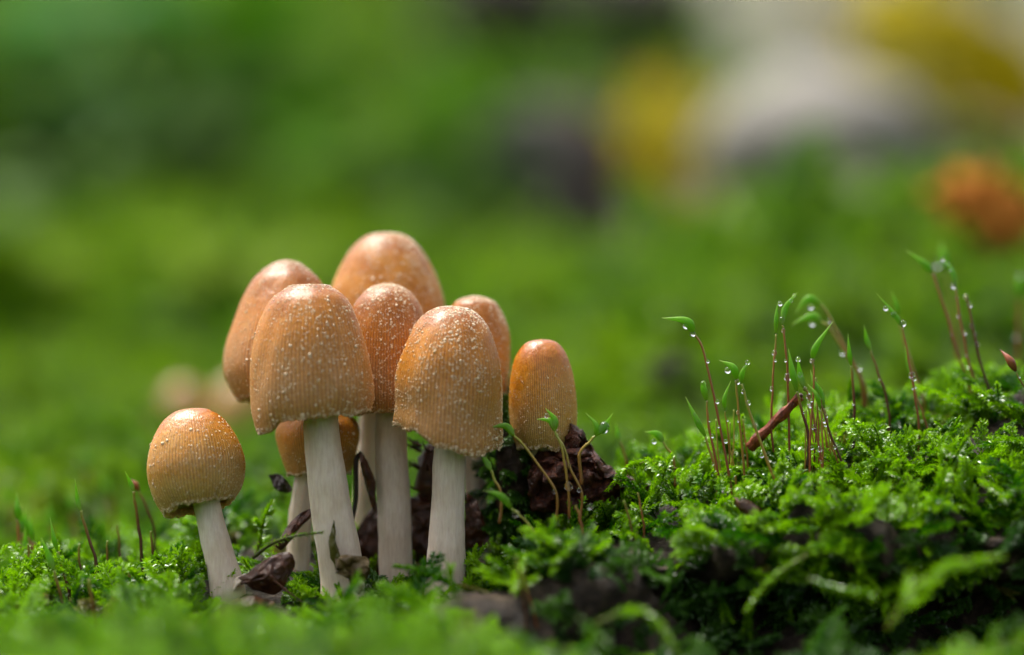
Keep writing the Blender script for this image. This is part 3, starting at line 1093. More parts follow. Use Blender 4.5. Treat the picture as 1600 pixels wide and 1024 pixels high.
S('straight stalk of the dense bunch with a drop low on it', [(1284, 746), (1286, 700), (1282, 640)], -.5, [[(1276, 618), (1262, 600)]], [(1281, 702, 5)], SETA, .025, wid=.05, group=RG)
S('blurred arching stalk behind the tall pair, hood drooping far left with a drop under it', [(1346, 595), (1327, 556), (1308, 518), (1292, 488), (1283, 476)], 2.2, [[(1262, 467), (1242, 491)]], [(1267, 480, 7), (1297, 502, 6), (1309, 522, 5)], SETA_OLIVE, .03, wid=.085, group=RG)
S('blurred stalk behind the tall pair, hood lying level below the arching one', [(1350, 600), (1318, 548), (1296, 512), (1284, 504)], 2.4, [[(1268, 494), (1236, 508)]], [(1269, 506, 7), (1316, 552, 6), (1342, 575, 8)], SETA_OLIVE, .03, wid=.085, group=RG)
S('dark straight stalk with needle shaped green hood standing clear of the bunch', [(1335, 658), (1334, 610), (1330, 572)], .8, [[(1327, 550), (1325, 522)]], [], SETA_DARK, .036, wid=.055, group=RG)
S('dark curved stalk with pale pointed hood, second clear of the bunch', [(1390, 668), (1384, 620), (1370, 575), (1361, 548)], 1.3, [[(1354, 530), (1350, 508)]], [], SETA_DARK, .034, wid=.06, group=RG)
S('stalk hung with drops along its left leaning hood, in the middle group of the mound', [(1436, 668), (1428, 610), (1418, 550), (1411, 512)], 1.0, [[(1398, 492), (1369, 458)]], [(1411, 506, 5.5), (1396, 492, 5), (1384, 482, 4.5), (1425, 587, 6), (1428, 592, 4.5)], SETA, .027, wid=.055, group=RG)
S('thin stalk crossing just behind the drop hung one in the middle group', [(1450, 672), (1434, 625), (1424, 590)], 1.3, [[(1418, 565), (1414, 540)]], [], SETA, .024, wid=.045, group=RG)
S('blurred stalk with upright faint hood behind the middle group', [(1443, 625), (1424, 570), (1411, 525), (1404, 495)], 2.4, [[(1400, 475), (1393, 455)]], [], SETA_OLIVE, .03, wid=.055, group=RG)
S("tall blurred stalk at the mound's back, bulging hood with thin beak pointing up left", [(1517, 612), (1496, 550), (1478, 490), (1462, 440), (1456, 426)], 2.3, [[(1444, 412), (1415, 391)]], [(1444, 413, 7), (1459, 430, 5)], SETA, .03, wid=.085, group=RG)
S('tall stalk strung with big drops, hood knobbly, centre of the back trio', [(1526, 612), (1509, 545), (1499, 490), (1494, 452)], 1.9, [[(1488, 425), (1473, 401)]], [(1490, 447, 7), (1498, 494, 6), (1507, 520, 6), (1487, 420, 5.5), (1480, 412, 5), (1495, 467, 5), (1473, 406, 5)], SETA, .028, wid=.07, group=RG)
S('wavy beaded bare stalk at the right of the back trio', [(1546, 618), (1533, 570), (1522, 525), (1516, 488), (1509, 462)], 1.7, [], [(1509, 464, 5), (1515, 477, 5), (1518, 510, 4), (1527, 539, 5), (1511, 470, 4)], SETA_DARK, .029, group=RG)
S('very blurred green hooded stalk behind the back trio', [(1502, 600), (1490, 500), (1478, 425)], 4.5, [[(1474, 400), (1470, 378)]], [(1464, 414, 8)], SETA_OLIVE, .035, wid=.12, group=RG)
S('very blurred stalk at the far right edge of the photo behind the brown capsule', [(1590, 580), (1592, 500), (1592, 465)], 5, [[(1592, 445), (1590, 425)]], [(1592, 430, 7), (1590, 526, 9)], SETA, .035, wid=.09, group=RG)
S('dark stalk bearing a closed brown capsule without hood, at the right edge', [(1606, 622), (1596, 598), (1587, 580)], .3, [[(1577, 562), (1562, 546)]], [], SETA_DARK, .02, wid=.092, cap_mat=BROWNCAP, group=RG)

for q, (x0, y0, x1, y1) in enumerate(sorted([(1275, 760, 1262, 632), (1296, 748, 1279, 612), (1312, 750, 1291, 664), (1258, 752, 1259, 640), (1306, 768, 1284, 655), (1280, 735, 1274, 590), (1270, 748, 1277, 625)])):
    S('hair thin bare stalk in the dense bunch on the mound, ' + PLACE[q] + ' from its left', [(x0, y0), ((x0 + x1) / 2 + random.uniform(-4, 4), (y0 + y1) / 2), (x1, y1)], random.uniform(-.4, .1), [], [], random.choice((SETA, SETA_DARK, SETA_OLIVE)), .021, group='hair thin stalks of the dense bunch')
for q, (x0, y0, x1, y1) in enumerate([(1128, 760, 1118, 655), (1142, 735, 1146, 640), (1150, 745, 1140, 660), (1170, 740, 1160, 655)]):
    S('hair thin bare stalk beside the foot of the hooked tall stalk, ' + PLACE[q] + ' from the left', [(x0, y0), ((x0 + x1) / 2 + random.uniform(-4, 4), (y0 + y1) / 2), (x1, y1)], random.uniform(-.3, .2), [], [], random.choice((SETA, SETA_OLIVE)), .021, group='hair thin stalks by the hooked one')

CG = 'moss stalks in front of the mushrooms'
S("olive stalk leaning left across the dark bark, hood beside the ragged cap rim", [(868, 768), (838, 722), (815, 692), (803, 681)], -1.0, [[(790, 666), (764, 668)]], [(866, 768, 4)], SETA_OLIVE, .028, wid=.08, group=CG)
S('olive stalk with two green hoods in front of the honey cap, drop at its foot', [(888, 765), (884, 730), (876, 695), (867, 674)], -.95, [[(860, 658), (838, 655)], [(866, 655), (852, 638)]], [(888, 760, 7.5), (854, 650, 4)], SETA_OLIVE, .03, wid=.075, group=CG)
S('bare beaded olive stalk beside the double hooded one', [(909, 770), (893, 735), (881, 700), (870, 678)], -.9, [], [(889, 728, 3.5), (905, 766, 4)], SETA_OLIVE, .028, group=CG)
S("short stalk holding a large clear drop between two thin tips before the bark chunk", [(906, 712), (920, 692), (930, 682)], -.9, [[(932, 665), (915, 645)], [(945, 665), (958, 645)]], [(944, 669, 10)], SETA_OLIVE, .034, wid=.06, group=CG)
S('green hood hanging below the ragged cap rim on a short stalk', [(782, 772), (774, 752), (767, 735)], -1.2, [[(760, 722), (746, 706)]], [], SETA_OLIVE, .025, wid=.07, group=CG)
S('blurred drooping green hood with a drop at its neck, low beside the right front stem', [(872, 885), (850, 852), (822, 815), (799, 795)], -1.6, [[(782, 775), (755, 766)]], [(806, 803, 6.5)], SETA_OLIVE, .028, wid=.085, group=CG)
S('small stalk with a plump hood and pale drop, alone between bark chunk and mound', [(1052, 716), (1043, 702), (1036, 691)], .2, [[(1026, 678), (1007, 675)]], [(1022, 690, 4.5)], SETA_OLIVE, .026, wid=.08, group=CG)
S('faint thin stalk with narrow hood just behind the big clear drop', [(978, 720), (972, 698), (969, 690)], 1.2, [[(965, 678), (962, 660)]], [], SETA_OLIVE, .022, wid=.06, group=CG)
S('bare dark stalk without hood in the moss below the red bark chunk, left of two', [(992, 858), (984, 815), (975, 782)], -1.5, [], [], SETA_DARK, .026, group=CG)
S('bare dark stalk without hood in the moss below the red bark chunk, right of two', [(1006, 822), (1002, 800), (997, 770)], -1.2, [], [], SETA, .022, group=CG)
S('short bare red stalk in the moss left of the dark bud', [(1110, 830), (1100, 805), (1090, 782)], -.95, [], [(1091, 789, 3.5)], SETA, .024, group=CG)
S('bare stalk in front of the right front stem foot, longer of the two', [(822, 975), (815, 920), (806, 868)], -3.0, [], [], SETA_DARK, .026, group=CG)
S('bare stalk in front of the right front stem foot, shorter redder one', [(838, 975), (826, 930), (816, 892)], -2.8, [], [], SETA, .022, group=CG)
S('short stout bare stalk in the moss under the double hooded one', [(912, 835), (905, 806), (900, 790)], -1.6, [], [(922, 792, 5)], SETA, .03, group=CG)

LG = 'dark moss stalks on the left'
S('sharp dark stalk with needle green tip, tallest on the left moss', [(151, 886), (138, 838), (126, 798)], .6, [[(121, 780), (117, 748)]], [], SETA_DARK, .032, wid=.055, group=LG)
S('dark stalk with green tip next to the small shiny mushroom', [(221, 862), (215, 810), (209, 768)], .8, [[(204, 755), (195, 736)]], [], SETA_DARK, .032, wid=.055, group=LG)
S('blurred stalk with a nodding dark brown capsule close to the small shiny mushroom', [(242, 835), (228, 790), (217, 768)], 1.8, [[(210, 756), (203, 750)]], [], SETA_DARK, .026, wid=.075, cap_mat=BROWNCAP, group=LG)
S('slanting dark stalk with pale hood in the left moss below the tallest one', [(109, 937), (100, 895), (90, 862)], -.6, [[(84, 840), (78, 808)]], [], SETA_DARK, .032, wid=.055, group=LG)
S('long dark stalk with olive hood in front of the slanting one', [(107, 990), (95, 930), (84, 892)], -1.3, [[(76, 868), (64, 840)]], [], SETA_DARK, .034, wid=.075, group=LG)
S('bare dark stalk near the bottom left, blurred at its top', [(153, 1000), (146, 950), (139, 905)], -2.0, [], [], SETA_DARK, .034, group=LG)
S('bare dark upright stalk in the moss below the small shiny mushroom, taller one', [(224, 988), (222, 950), (221, 918)], -1.2, [], [], SETA_DARK, .03, group=LG)
S('bare dark stub below the small shiny mushroom, shorter one', [(207, 930), (205, 912), (202, 893)], -.2, [], [], SETA_DARK, .026, group=LG)
S('short dark stalk at the foot of the long olive hooded one', [(78, 965), (72, 945), (66, 932)], -.8, [], [], SETA_DARK, .026, group=LG)
for q, (x0, y0, x1, y1, d) in enumerate([(30, 955, 26, 890, -.5), (50, 915, 44, 850, .5), (130, 905, 124, 850, .9), (172, 905, 168, 845, .6), (186, 880, 184, 820, 1.4), (240, 880, 236, 830, .8)]):
    S('thin short dark stalk without hood in the left moss, ' + PLACE[q] + ' from the left', [(x0, y0), ((x0 + x1) / 2 + random.uniform(-3, 3), (y0 + y1) / 2), (x1, y1)], d, [], [], SETA_DARK, .024, group='thin short dark stalks in the left moss')
for i, (x0, y0, x1, y1, d) in enumerate([(28, 885, 27, 775, 1.8), (40, 880, 33, 795, 1.8), (52, 882, 40, 800, 1.9), (60, 878, 48, 810, 2.0), (34, 890, 40, 830, 1.5)]):
    S(['leftmost tall stalk of the tight blurred clump at the left edge', 'tall second stalk from the left in the blurred clump at the left edge', 'middle stalk of the blurred clump at the left edge', 'rightmost and shortest standing stalk of the blurred clump at the left edge', 'low stalk in front of the blurred clump at the left edge'][i], [(x0, y0), ((x0 + x1) / 2 + 2, (y0 + y1) / 2 + 12), (x1 + 1, y1 + 38)], d, [[(x1, y1 + 18), (x1 - 1, y1 - 6)]], [], SETA, .036, wid=.075, group='clump of green tipped stalks at the left edge')
for i, (x0, y0, x1, y1, d) in enumerate([(85, 860, 80, 790, 4), (120, 850, 112, 770, 5), (178, 830, 170, 745, 7), (62, 800, 60, 735, 9), (265, 800, 262, 745, 6), (140, 800, 136, 700, 9), (20, 800, 16, 760, 6)]):
    S(['blurred stalk just right of the clump at the left edge', 'blurred stalk directly behind the sharp tallest stalk on the left', 'very blurred stalk between the sharp tallest one and the small shiny mushroom', 'faint far stalk rising above the clump at the left edge', 'very blurred stalk just behind the small shiny mushroom', 'faintest tall far stalk above the sharp tallest stalk on the left', 'very blurred stalk at the very left margin'][i], [(x0, y0), ((x0 + x1) / 2, (y0 + y1) / 2 + 12), (x1, y1 + 30)], d, [[(x1 - 2, y1 + 15), (x1 - 5, y1 - 8)]], [], SETA, .036, wid=.075, group='very blurred stalks in the far left moss')

# ------------------------------------------------------------------ litter round the stems
def shell(outline, y, bulge, thick, name, mat, parent=None, off=None, res=26, crinkle=.05, seed=0, ydepth=None):
    """a solid, curved scrap: outline in pixels (closed), filled on a grid, domed towards the viewer and given a back"""
    O = [at(a, b, y) for a, b in outline]
    pol = np.array([[p.x, p.z] for p in O])
    # fan of rings from the centroid: keeps the outline crisp
    c = pol.mean(0)
    m = 14
    ring = []
    bp = catmull([[*q, 0] for q in pol] + [[*pol[0], 0]], res * 2 + 1)[:-1, :2]
    k = len(bp)
    V, F = [[c[0], y - bulge, c[1]]], []
    for i in range(1, m + 1):
        f = i / m
        q = c + (bp - c) * f
        yy = y - bulge * (1 - f ** 2)
        if ydepth is not None:
            yy = yy + ydepth * (q[:, 0] - c[0])
        V += [[a, (yy if np.isscalar(yy) else yy[j]), b] for j, (a, b) in enumerate(q)]
    V = np.array(V)
    V[0, 1] = y - bulge
    nz = fbm(V * 4.0, 3, seed + 60)
    V[:, 1] += nz * crinkle * 2 + fbm(V * 13, 2, seed + 63) * crinkle * .45
    V[:, 0] += fbm(V * 7, 2, seed + 61) * crinkle * .4
    V[:, 2] += fbm(V * 7, 2, seed + 62) * crinkle * .4
    n = len(V)
    Bk = V.copy()
    Bk[:, 1] += thick
    for j in range(k):
        j2 = (j + 1) % k
        F.append((0, 1 + j, 1 + j2)); F.append((n, n + 1 + j2, n + 1 + j))
        for i in range(m - 1):
            a, b = 1 + i * k, 1 + (i + 1) * k
            F.append((a + j, b + j, b + j2, a + j2))
            F.append((n + a + j, n + a + j2, n + b + j2, n + b + j))
        a = 1 + (m - 1) * k
        F.append((a + j, n + a + j, n + a + j2, a + j2))
    V = np.vstack([V, Bk])
    off = Vector(V[:n].mean(0)) if off is None else off
    o = link_mesh(name, mesh_np(name, V - np.array(off), F), mat, parent)
    if parent is None: o.location = off
    return o


def vein(pts, y, r, name, mat, parent, off, r2=None):
    c = catmull([list(at(a, b, y)) for a, b in pts], 20)
    v, f, t = tube(c, np.linspace(r, r2 if r2 is not None else r * .4, 20), 8)
    return link_mesh(name, mesh_np(name, v - np.array(off), f), mat, parent)


def scrap(label, outline, y, mat=DEADLEAF, bulge=.12, thick=.035, cat='dead leaf', name='dead_leaf', ribs=(), seed=0, crinkle=.05, ydepth=None, group='scraps of dead leaf round the stems'):
    c = at(sum(a for a, b in outline) / len(outline), max(b for a, b in outline), y)
    root = empty(name, c)
    tag(root, label, cat, group)
    shell(outline, y, bulge, thick, 'blade', mat, root, c, crinkle=crinkle, seed=seed, ydepth=ydepth)
    for r_ in ribs:
        vein(r_, y - bulge * .9, .022, 'midrib', mat, root, c)
    return root


scrap("shiny dark red leaf scrap in the moss right of the small shiny mushroom", [(372, 905), (400, 885), (430, 868), (452, 864), (460, 880), (450, 905), (432, 928), (400, 922)], -1.1,
      ribs=[[(376, 912), (420, 905), (450, 925), (474, 942)]], seed=1, bulge=.22)
scrap('curled brown leaf edge slanting up to the foot of the flat topped mushroom', [(432, 852), (446, 826), (468, 803), (486, 796), (488, 806), (466, 828), (450, 850), (438, 860)], .1, seed=2, bulge=.1, mat=REDLEAF)
scrap('dark leaf scrap half sunk in the moss under the shiny red one', [(352, 945), (380, 932), (412, 935), (428, 945), (400, 955), (365, 958)], -1.6, seed=3, bulge=.1)
scrap('folded dark leaf standing upright between the flat topped and the middle stem', [(560, 706), (569, 712), (582, 738), (588, 760), (586, 800), (580, 790), (574, 770), (570, 752), (563, 728)], .3, seed=4, bulge=.1, mat=DEADLEAF)
scrap('red brown leaf filling the gap behind the middle and the flat topped stem', [(548, 842), (562, 822), (588, 786), (600, 800), (604, 880), (596, 915), (560, 890)], 1.2, seed=5, bulge=.1, mat=DEADLEAF)
scrap('brown leaf behind the gap between the middle and the right front stem', [(640, 778), (676, 784), (692, 800), (690, 870), (668, 880), (644, 876), (636, 830)], .9, seed=6, bulge=.15)
scrap('dark brown leaf leaning behind the right front stem on its right side', [(728, 770), (742, 782), (756, 812), (764, 850), (740, 870), (724, 856)], .5, seed=7, bulge=.1, mat=DEADLEAF)
scrap('small black dried bract sticking out left of the low tucked mushroom', [(418, 744), (432, 742), (446, 750), (458, 766), (446, 772), (430, 764)], .6, seed=8, bulge=.05, mat=DARKTWIG, cat='bract', name='bract')
scrap('thin flat dark leaf end poking from moss at the right end of the bark chunk', [(960, 742), (985, 745), (1012, 756), (1030, 770), (1010, 776), (975, 768)], .4, seed=9, bulge=.06, mat=REDLEAF)

# thin bent black twig
root = empty('twig', at(552, 815, .5)); tag(root, 'thin black twig arched between the flat topped and the middle stem', 'twig')
vein([(566, 708), (557, 718), (556, 745), (556, 780), (549, 818)], .45, .045, 'stalk', DARKTWIG, root, root.location, .035)

# papery scrap with roots at the foot of the big stem
scrap('tattered tan papery scrap wrapped round the foot of the flat topped mushroom', [(522, 872), (548, 866), (572, 874), (578, 892), (570, 915), (556, 932), (542, 905), (524, 896)], -1.25, PAPERY, .12, .04, 'leaf scrap', 'leaf_scrap',
      ribs=[[(552, 884), (551, 905), (552, 934)]], seed=11, crinkle=.1)
scrap('upright olive leaf tip leaning on the stem of the flat topped mushroom', [(524, 892), (518, 874), (514, 852), (517, 830), (520, 812), (524, 830), (526, 850), (533, 872), (536, 890)], -1.15, MOSS_BROWN, .05, .02, 'leaf tip', 'leaf_tip', seed=12)
scrap('small pale chip of mushroom stem lying by the shiny red leaf', [(364, 912), (372, 900), (384, 898), (386, 906), (374, 920), (364, 922)], -.9, STEM, .08, .08, 'stem chip', 'stem_chip', seed=13)

# beech husk with curved spines
hc = at(672, 745, 1.0)
root = empty('seed_husk', at(668, 800, 1.0)); tag(root, 'bristly brown seed husk wedged behind the gap beside the middle stem', 'seed husk')
off = root.location
bv = ICO3 * np.array([.22, .25, .55]) + np.array(hc) + fbm(ICO3 * 3, 2, 5)[:, None] * ICO3 * .05
link_mesh('body', mesh_np('body', bv - np.array(off), ICO3F), DEADLEAF, root)
r_ = random.Random(3)
for i in range(46):
    a = r_.uniform(0, 2 * PI); zz = r_.uniform(-.5, .55)
    d = Vector((math.cos(a), math.sin(a) * 1, r_.uniform(-.2, .35)))
    p0 = hc + Vector((math.cos(a) * .18, math.sin(a) * .2, zz))
    L = r_.uniform(.18, .36)
    c = catmull([p0, p0 + d * L * .5 + Vector((0, 0, .02)), p0 + d * L + Vector((0, 0, .1 * r_.choice((-1, 1, 1))))], 8)
    v, f, t = tube(c, np.linspace(.035, .006, 8), 6)
    link_mesh('spine', mesh_np('spine', v - np.array(off), f), REDLEAF if i % 3 else DEADLEAF, root)

# red brown husk block behind the honey mushroom
root = empty('bark_chunk', at(920, 795, .3)); tag(root, 'wet red brown chunk of rotten bark rising to a point beside the honey coloured mushroom', 'bark chunk')
off = root.location
shell([(832, 712), (862, 700), (890, 676), (896, 664), (906, 674), (922, 690), (938, 716), (958, 738), (985, 752), (1000, 764), (985, 782), (930, 800), (860, 805), (826, 780)], .12, .38, .5, 'block', REDLEAF, root, off, 40, .16, 15)
for q, (a, b, w, h) in enumerate([(902, 708, 22, 7), (915, 722, 16, 6), (888, 735, 20, 8), (930, 735, 14, 6), (862, 722, 16, 6)]):
    shell([(a - w, b), (a - w / 2, b - h), (a + w / 2, b - h), (a + w, b + 2), (a, b + h)], -.2 + .02 * q, .08, .05, 'flake', REDLEAF, root, off, 12, .05, 30 + q)

# dark mossy lump between the right front cap and the honey cap
root = empty('mossy_lump', at(812, 830, .9)); tag(root, 'dark rounded lump grown over with deep green moss between ragged cap and honey cap', 'mossy lump')
off = root.location
lc = at(806, 742, .95)
lv = ICO3 * np.array([.36, .45, .95])
lv = lv * (1 + .22 * fbm(ICO3 * 2.2, 3, 8)[:, None]) + np.array(lc)
link_mesh('core', mesh_np('core', lv - np.array(off), ICO3F), SOIL, root)
sel = rng.integers(0, len(lv), 150)
pp = lv[sel]; nn = nrm(pp - np.array(lc)); nn[:, 1] -= .3
o = moss_object('moss', pp - np.array(off), euler_from(nrm(nn + rng.normal(0, .7, nn.shape)), nn + np.array([0, 0, .4])), rng.uniform(.3, .5, len(pp)), rng.integers(0, 11, len(pp)), MOSS_DARK, root)
tag(o, kind='stuff')

# red brown twig in the mound
root = empty('twig', at(1182, 692, .6)); tag(root, 'short broken red brown twig slanting out of the mound among the dewy stalks', 'twig')
off = root.location
c = catmull([list(at(1172, 700, .1)), list(at(1200, 671, -.1)), list(at(1228, 642, -.25)), list(at(1250, 619, -.35))], 30)
v, f, t = tube(c, .072 + .008 * np.sin(np.linspace(0, 14, 30)), 18)
ctr = np.repeat(c, 18, 0)
v = v + nrm(v - ctr) * (fbm(v * 6, 3, 4) * .024 + .016 * np.cos(np.tile(np.arange(18), 30) * 2.7 + t * 3) )[:, None]
link_mesh('bark', mesh_np('bark', v - np.array(off), f), TWIG, root)
v, f, t = tube(c[-4:] + np.array([.03, 0, .028]), np.array([.048, .046, .044, .03]), 14)
link_mesh('broken_end', mesh_np('broken_end', v - np.array(off), f), DEADLEAF, root)

# dark bud in the moss
root = empty('bud', at(1165, 812, -1)); tag(root, 'small blunt dark brown bud lying in the moss at the front of the mound', 'bud')
off = root.location
c = catmull([list(at(1146, 781, -1.1)), list(at(1160, 788, -1.25)), list(at(1178, 800, -1.35)), list(at(1188, 806, -1.35))], 18)
v, f, t = tube(c, np.interp(np.linspace(0, 1, 18), [0, .3, .8, 1], [.04, .10, .125, .09]), 14, .8)
link_mesh('husk', mesh_np('husk', v - np.array(off), f), DEADLEAF, root)
v, f, t = tube(catmull([list(at(1128, 770, -1.0)), list(at(1140, 776, -1.05)), list(at(1150, 784, -1.1))], 10), .03, 8)
link_mesh('stalk', mesh_np('stalk', v - np.array(off), f), DARKTWIG, root)


# ------------------------------------------------------------------ single fronds that stand out
def big_frond(label, pts, y0, y1, leafL=.14, leafW=.075, mat=MOSS, seed=0, branches=6, n=90, group='moss fronds that stand out'):
    P = [at(a, b, y0 + (y1 - y0) * i / (len(pts) - 1)) for i, (a, b) in enumerate(pts)]
    root = empty('moss_frond', P[0])
    tag(root, label, 'moss frond', group)
    r = random.Random(seed)
    off = np.array(P[0])
    main = catmull([list(q) for q in P], 16) - off
    st = Frond(); st.stem(main, .028)
    link_mesh('stem', st.mesh('stem'), MOSS_BROWN, root)
    fr = Frond()
    fr.shoot(main, n, leafL, leafW, .8, .8, .4, .95, r)
    tan = nrm(np.gradient(main, axis=0))
    L = np.linalg.norm(np.diff(main, axis=0), axis=1).sum()
    for i in range(branches):
        k = 2 + int((i + r.random() * .8) / max(branches, 1) * 11)
        sd = np.cross(tan[k], [0, 0.3, 1]); sd /= np.linalg.norm(sd)
        d = tan[k] * .8 + sd * (1 if i % 2 else -1) * .7 + np.array([0, r.uniform(-.4, .4), r.uniform(-.1, .3)])
        b = arc(main[k], d / np.linalg.norm(d), L * .28 * (1.1 - k / 18), 7, (0, 0, -.3), r)
        fr.shoot(b, 26, leafL * .85, leafW * .85, .75, .7, .4, .95, r)
    lv = link_mesh('leaves', fr.mesh('leaves'), mat, root)
    tag(lv, kind='stuff')
    return root


big_frond('bright blunt frond arching up in front of the middle stem foot', [(735, 945), (700, 910), (660, 892), (618, 885)], -2.2, -1.9, seed=1, branches=0, n=110)
big_frond('thin feathery frond reaching from the left to the foot of the flat topped stem', [(395, 872), (425, 850), (460, 838), (505, 832)], -.9, -1.3, .1, .035, seed=2, branches=0, n=80)
big_frond('long frond arching down over the brown soil at the lower centre right', [(930, 975), (985, 955), (1025, 975), (1062, 1030)], -4.6, -4.9, seed=3, branches=5)
big_frond('slim bright frond hanging down the bank right of the brown soil', [(1260, 868), (1225, 890), (1192, 920), (1168, 952)], -3.2, -3.6, .12, .06, seed=4, branches=0, n=90)
big_frond('wide blurred feathery frond at the lower right reaching to the right', [(1385, 985), (1430, 920), (1490, 885), (1565, 870)], -4.8, -5.0, seed=5, branches=8)
big_frond('frond crossing the dark hollow low down at lower right', [(1265, 905), (1300, 920), (1340, 928), (1365, 935)], -4.0, -4.2, seed=6, branches=2)
big_frond('blurred frond pointing down at the very bottom centre right', [(905, 965), (925, 990), (940, 1010), (955, 1040)], -5.5, -5.8, seed=7, branches=4)
big_frond('frond with drooping tip at the left crest of the mound beside the red bark chunk', [(1060, 735), (1020, 722), (985, 732), (950, 765)], .0, -.4, seed=8, branches=4)
big_frond('upright stiff leafy shoot standing on the mound between the stalk groups', [(1152, 735), (1158, 700), (1160, 672), (1160, 650)], .3, .3, .11, .07, seed=9, branches=0, n=80)
big_frond('second upright leafy shoot standing at the back of the mound', [(1335, 690), (1330, 650), (1328, 620), (1330, 592)], 1.4, 1.4, .12, .075, seed=10, branches=0, n=90)
big_frond('dark frond tip rising behind the moss just left of the low tucked mushroom', [(400, 870), (408, 835), (414, 805), (424, 785)], .4, .3, .13, .06, seed=11, branches=3)
big_frond('pale yellow frond curling to the left behind the dense stalk bunch', [(1370, 695), (1350, 675), (1332, 668), (1310, 685)], .3, .0, .17, .06, seed=12, branches=1, n=50)


# ------------------------------------------------------------------ background
LEAFCOL = {}


def leafmat(name, stops, trans=.25, rough=.4):
    if name not in LEAFCOL:
        LEAFCOL[name] = mat_simple(name, stops, .4, .7, .3, .1, spec=.12, trans=trans)
    return LEAFCOL[name]


def blade_mesh(L, W, name='leaf', bend=.25, tooth=0.06):
    """a leaf blade with a folded midrib and a thickness, growing along +x"""
    n, m = 14, 7
    V = []
    for i in range(n):
        t = i / (n - 1)
        w = W * .5 * (math.sin(PI * min(1, t * 1.02) ** .8) + .02) * (1 + tooth * math.sin(t * 40))
        for j in range(m):
            s = j / (m - 1) * 2 - 1
            V.append((t * L, s * w, abs(s) * w * .35 - bend * L * t * t + .02 * L * math.sin(7 * t + 3 * s)))
    V = np.array(V)
    k = len(V)
    B = V.copy(); B[:, 2] -= .012 * L
    F = []
    for i in range(n - 1):
        for j in range(m - 1):
            a = i * m + j
            F.append((a, a + m, a + m + 1, a + 1)); F.append((k + a, k + a + 1, k + a + m + 1, k + a + m))
    return mesh_np(name, np.vstack([V, B]), F)


def fallen_leaf(label, px, py, y, wpx, hpx, mat, seed, tilt=0.0, group=None):
    y = hit(px, py + hpx * .5) * (.76 if mat is YEL2 else .88)
    s = 1 + y / DIST
    root = empty('fallen_leaf', at(px, py + hpx / 2, y))
    tag(root, label, 'fallen leaf', group)
    r = random.Random(seed)
    pts = []
    for i in range(16):     # lobed outline
        a = 2 * PI * i / 16
        q = 1 + (.16 if i % 2 == 0 else -.14) + r.uniform(-.06, .06)
        x, z = math.cos(a) * wpx / 2 * q, -math.sin(a) * hpx / 2 * q
        pts.append((px + x * math.cos(tilt) - z * math.sin(tilt), py + x * math.sin(tilt) + z * math.cos(tilt)))
    root.rotation_euler.x = -.6
    shell(pts, y, .5 * s * wpx / 200, .06 * s, 'blade', mat, root, root.location, 24, .08 * s, seed, .25)
    vein([(px + wpx * .1, py + hpx * .62), (px, py + hpx * .3), (px - 4, py), (px - 6, py - hpx * .45)], y - .6 * s * wpx / 200, .06 * s, 'midrib', mat, root, root.location)
    return root


YEL = leafmat('yellow_leaf', [(.3, (.5, .40, .0)), (.7, (.62, .53, .01))], .45)
YEL2 = leafmat('dull_yellow_leaf', [(.3, (.36, .33, .05)), (.7, (.52, .47, .09))], .4)
ORA = leafmat('orange_leaf', [(.3, (.52, .19, .02)), (.7, (.66, .28, .05))], .45)
BRN = leafmat('brown_leaf', [(.3, (.1, .06, .04)), (.7, (.24, .16, .11))])
AG = 'fallen autumn leaves on the slope behind'
fallen_leaf('tall yellow leaf standing left of the pale stone', 1050, 190, 66, 160, 270, YEL, 1, .12, AG)
fallen_leaf('large yellow leaf at the top right corner', 1500, 60, 72, 380, 250, YEL, 2, .3, AG)
fallen_leaf('dull yellow leaf lying against the left side of the pale stone', 1150, 205, 64, 170, 190, YEL2, 3, -.4, AG)
fallen_leaf('dull yellow leaf overlapping the right side of the pale stone', 1430, 130, 66, 170, 150, YEL2, 4, .5, AG)
fallen_leaf('orange leaf on the green slope at the right edge', 1555, 312, 40, 180, 140, ORA, 5, .2, AG)
fallen_leaf('grey brown leaf left of the tall yellow one', 915, 215, 70, 190, 170, BRN, 6, .2, AG)


def rock(label, name, cat, px, py, y, wpx, hpx, mat, seed, depth=.7):
    y = hit(px, py + hpx * .5) * .92
    s = 1 + y / DIST
    c = at(px, py, y)
    root = empty(name, c - Vector((0, 0, hpx / 200 * s)))
    tag(root, label, cat)
    v = ICO3 * (1 + .22 * fbm(ICO3 * 1.3, 3, seed)[:, None] + .06 * fbm(ICO3 * 5, 3, seed + 1)[:, None]) * np.array([wpx / 200 * s, wpx / 200 * s * depth, hpx / 200 * s])
    link_mesh('body', mesh_np('body', v + np.array(c - root.location), ICO3F), mat, root)
    # a smaller shelf broken from its foot
    v2 = ICO2 * (1 + .3 * fbm(ICO2 * 1.6, 3, seed + 2)[:, None]) * np.array([wpx / 420 * s, wpx / 420 * s, hpx / 520 * s]) + np.array([wpx / 330 * s, -wpx / 300 * s, -hpx / 260 * s])
    link_mesh('ledge', mesh_np('ledge', v2 + np.array(c - root.location), ICO2F), mat, root)
    return root


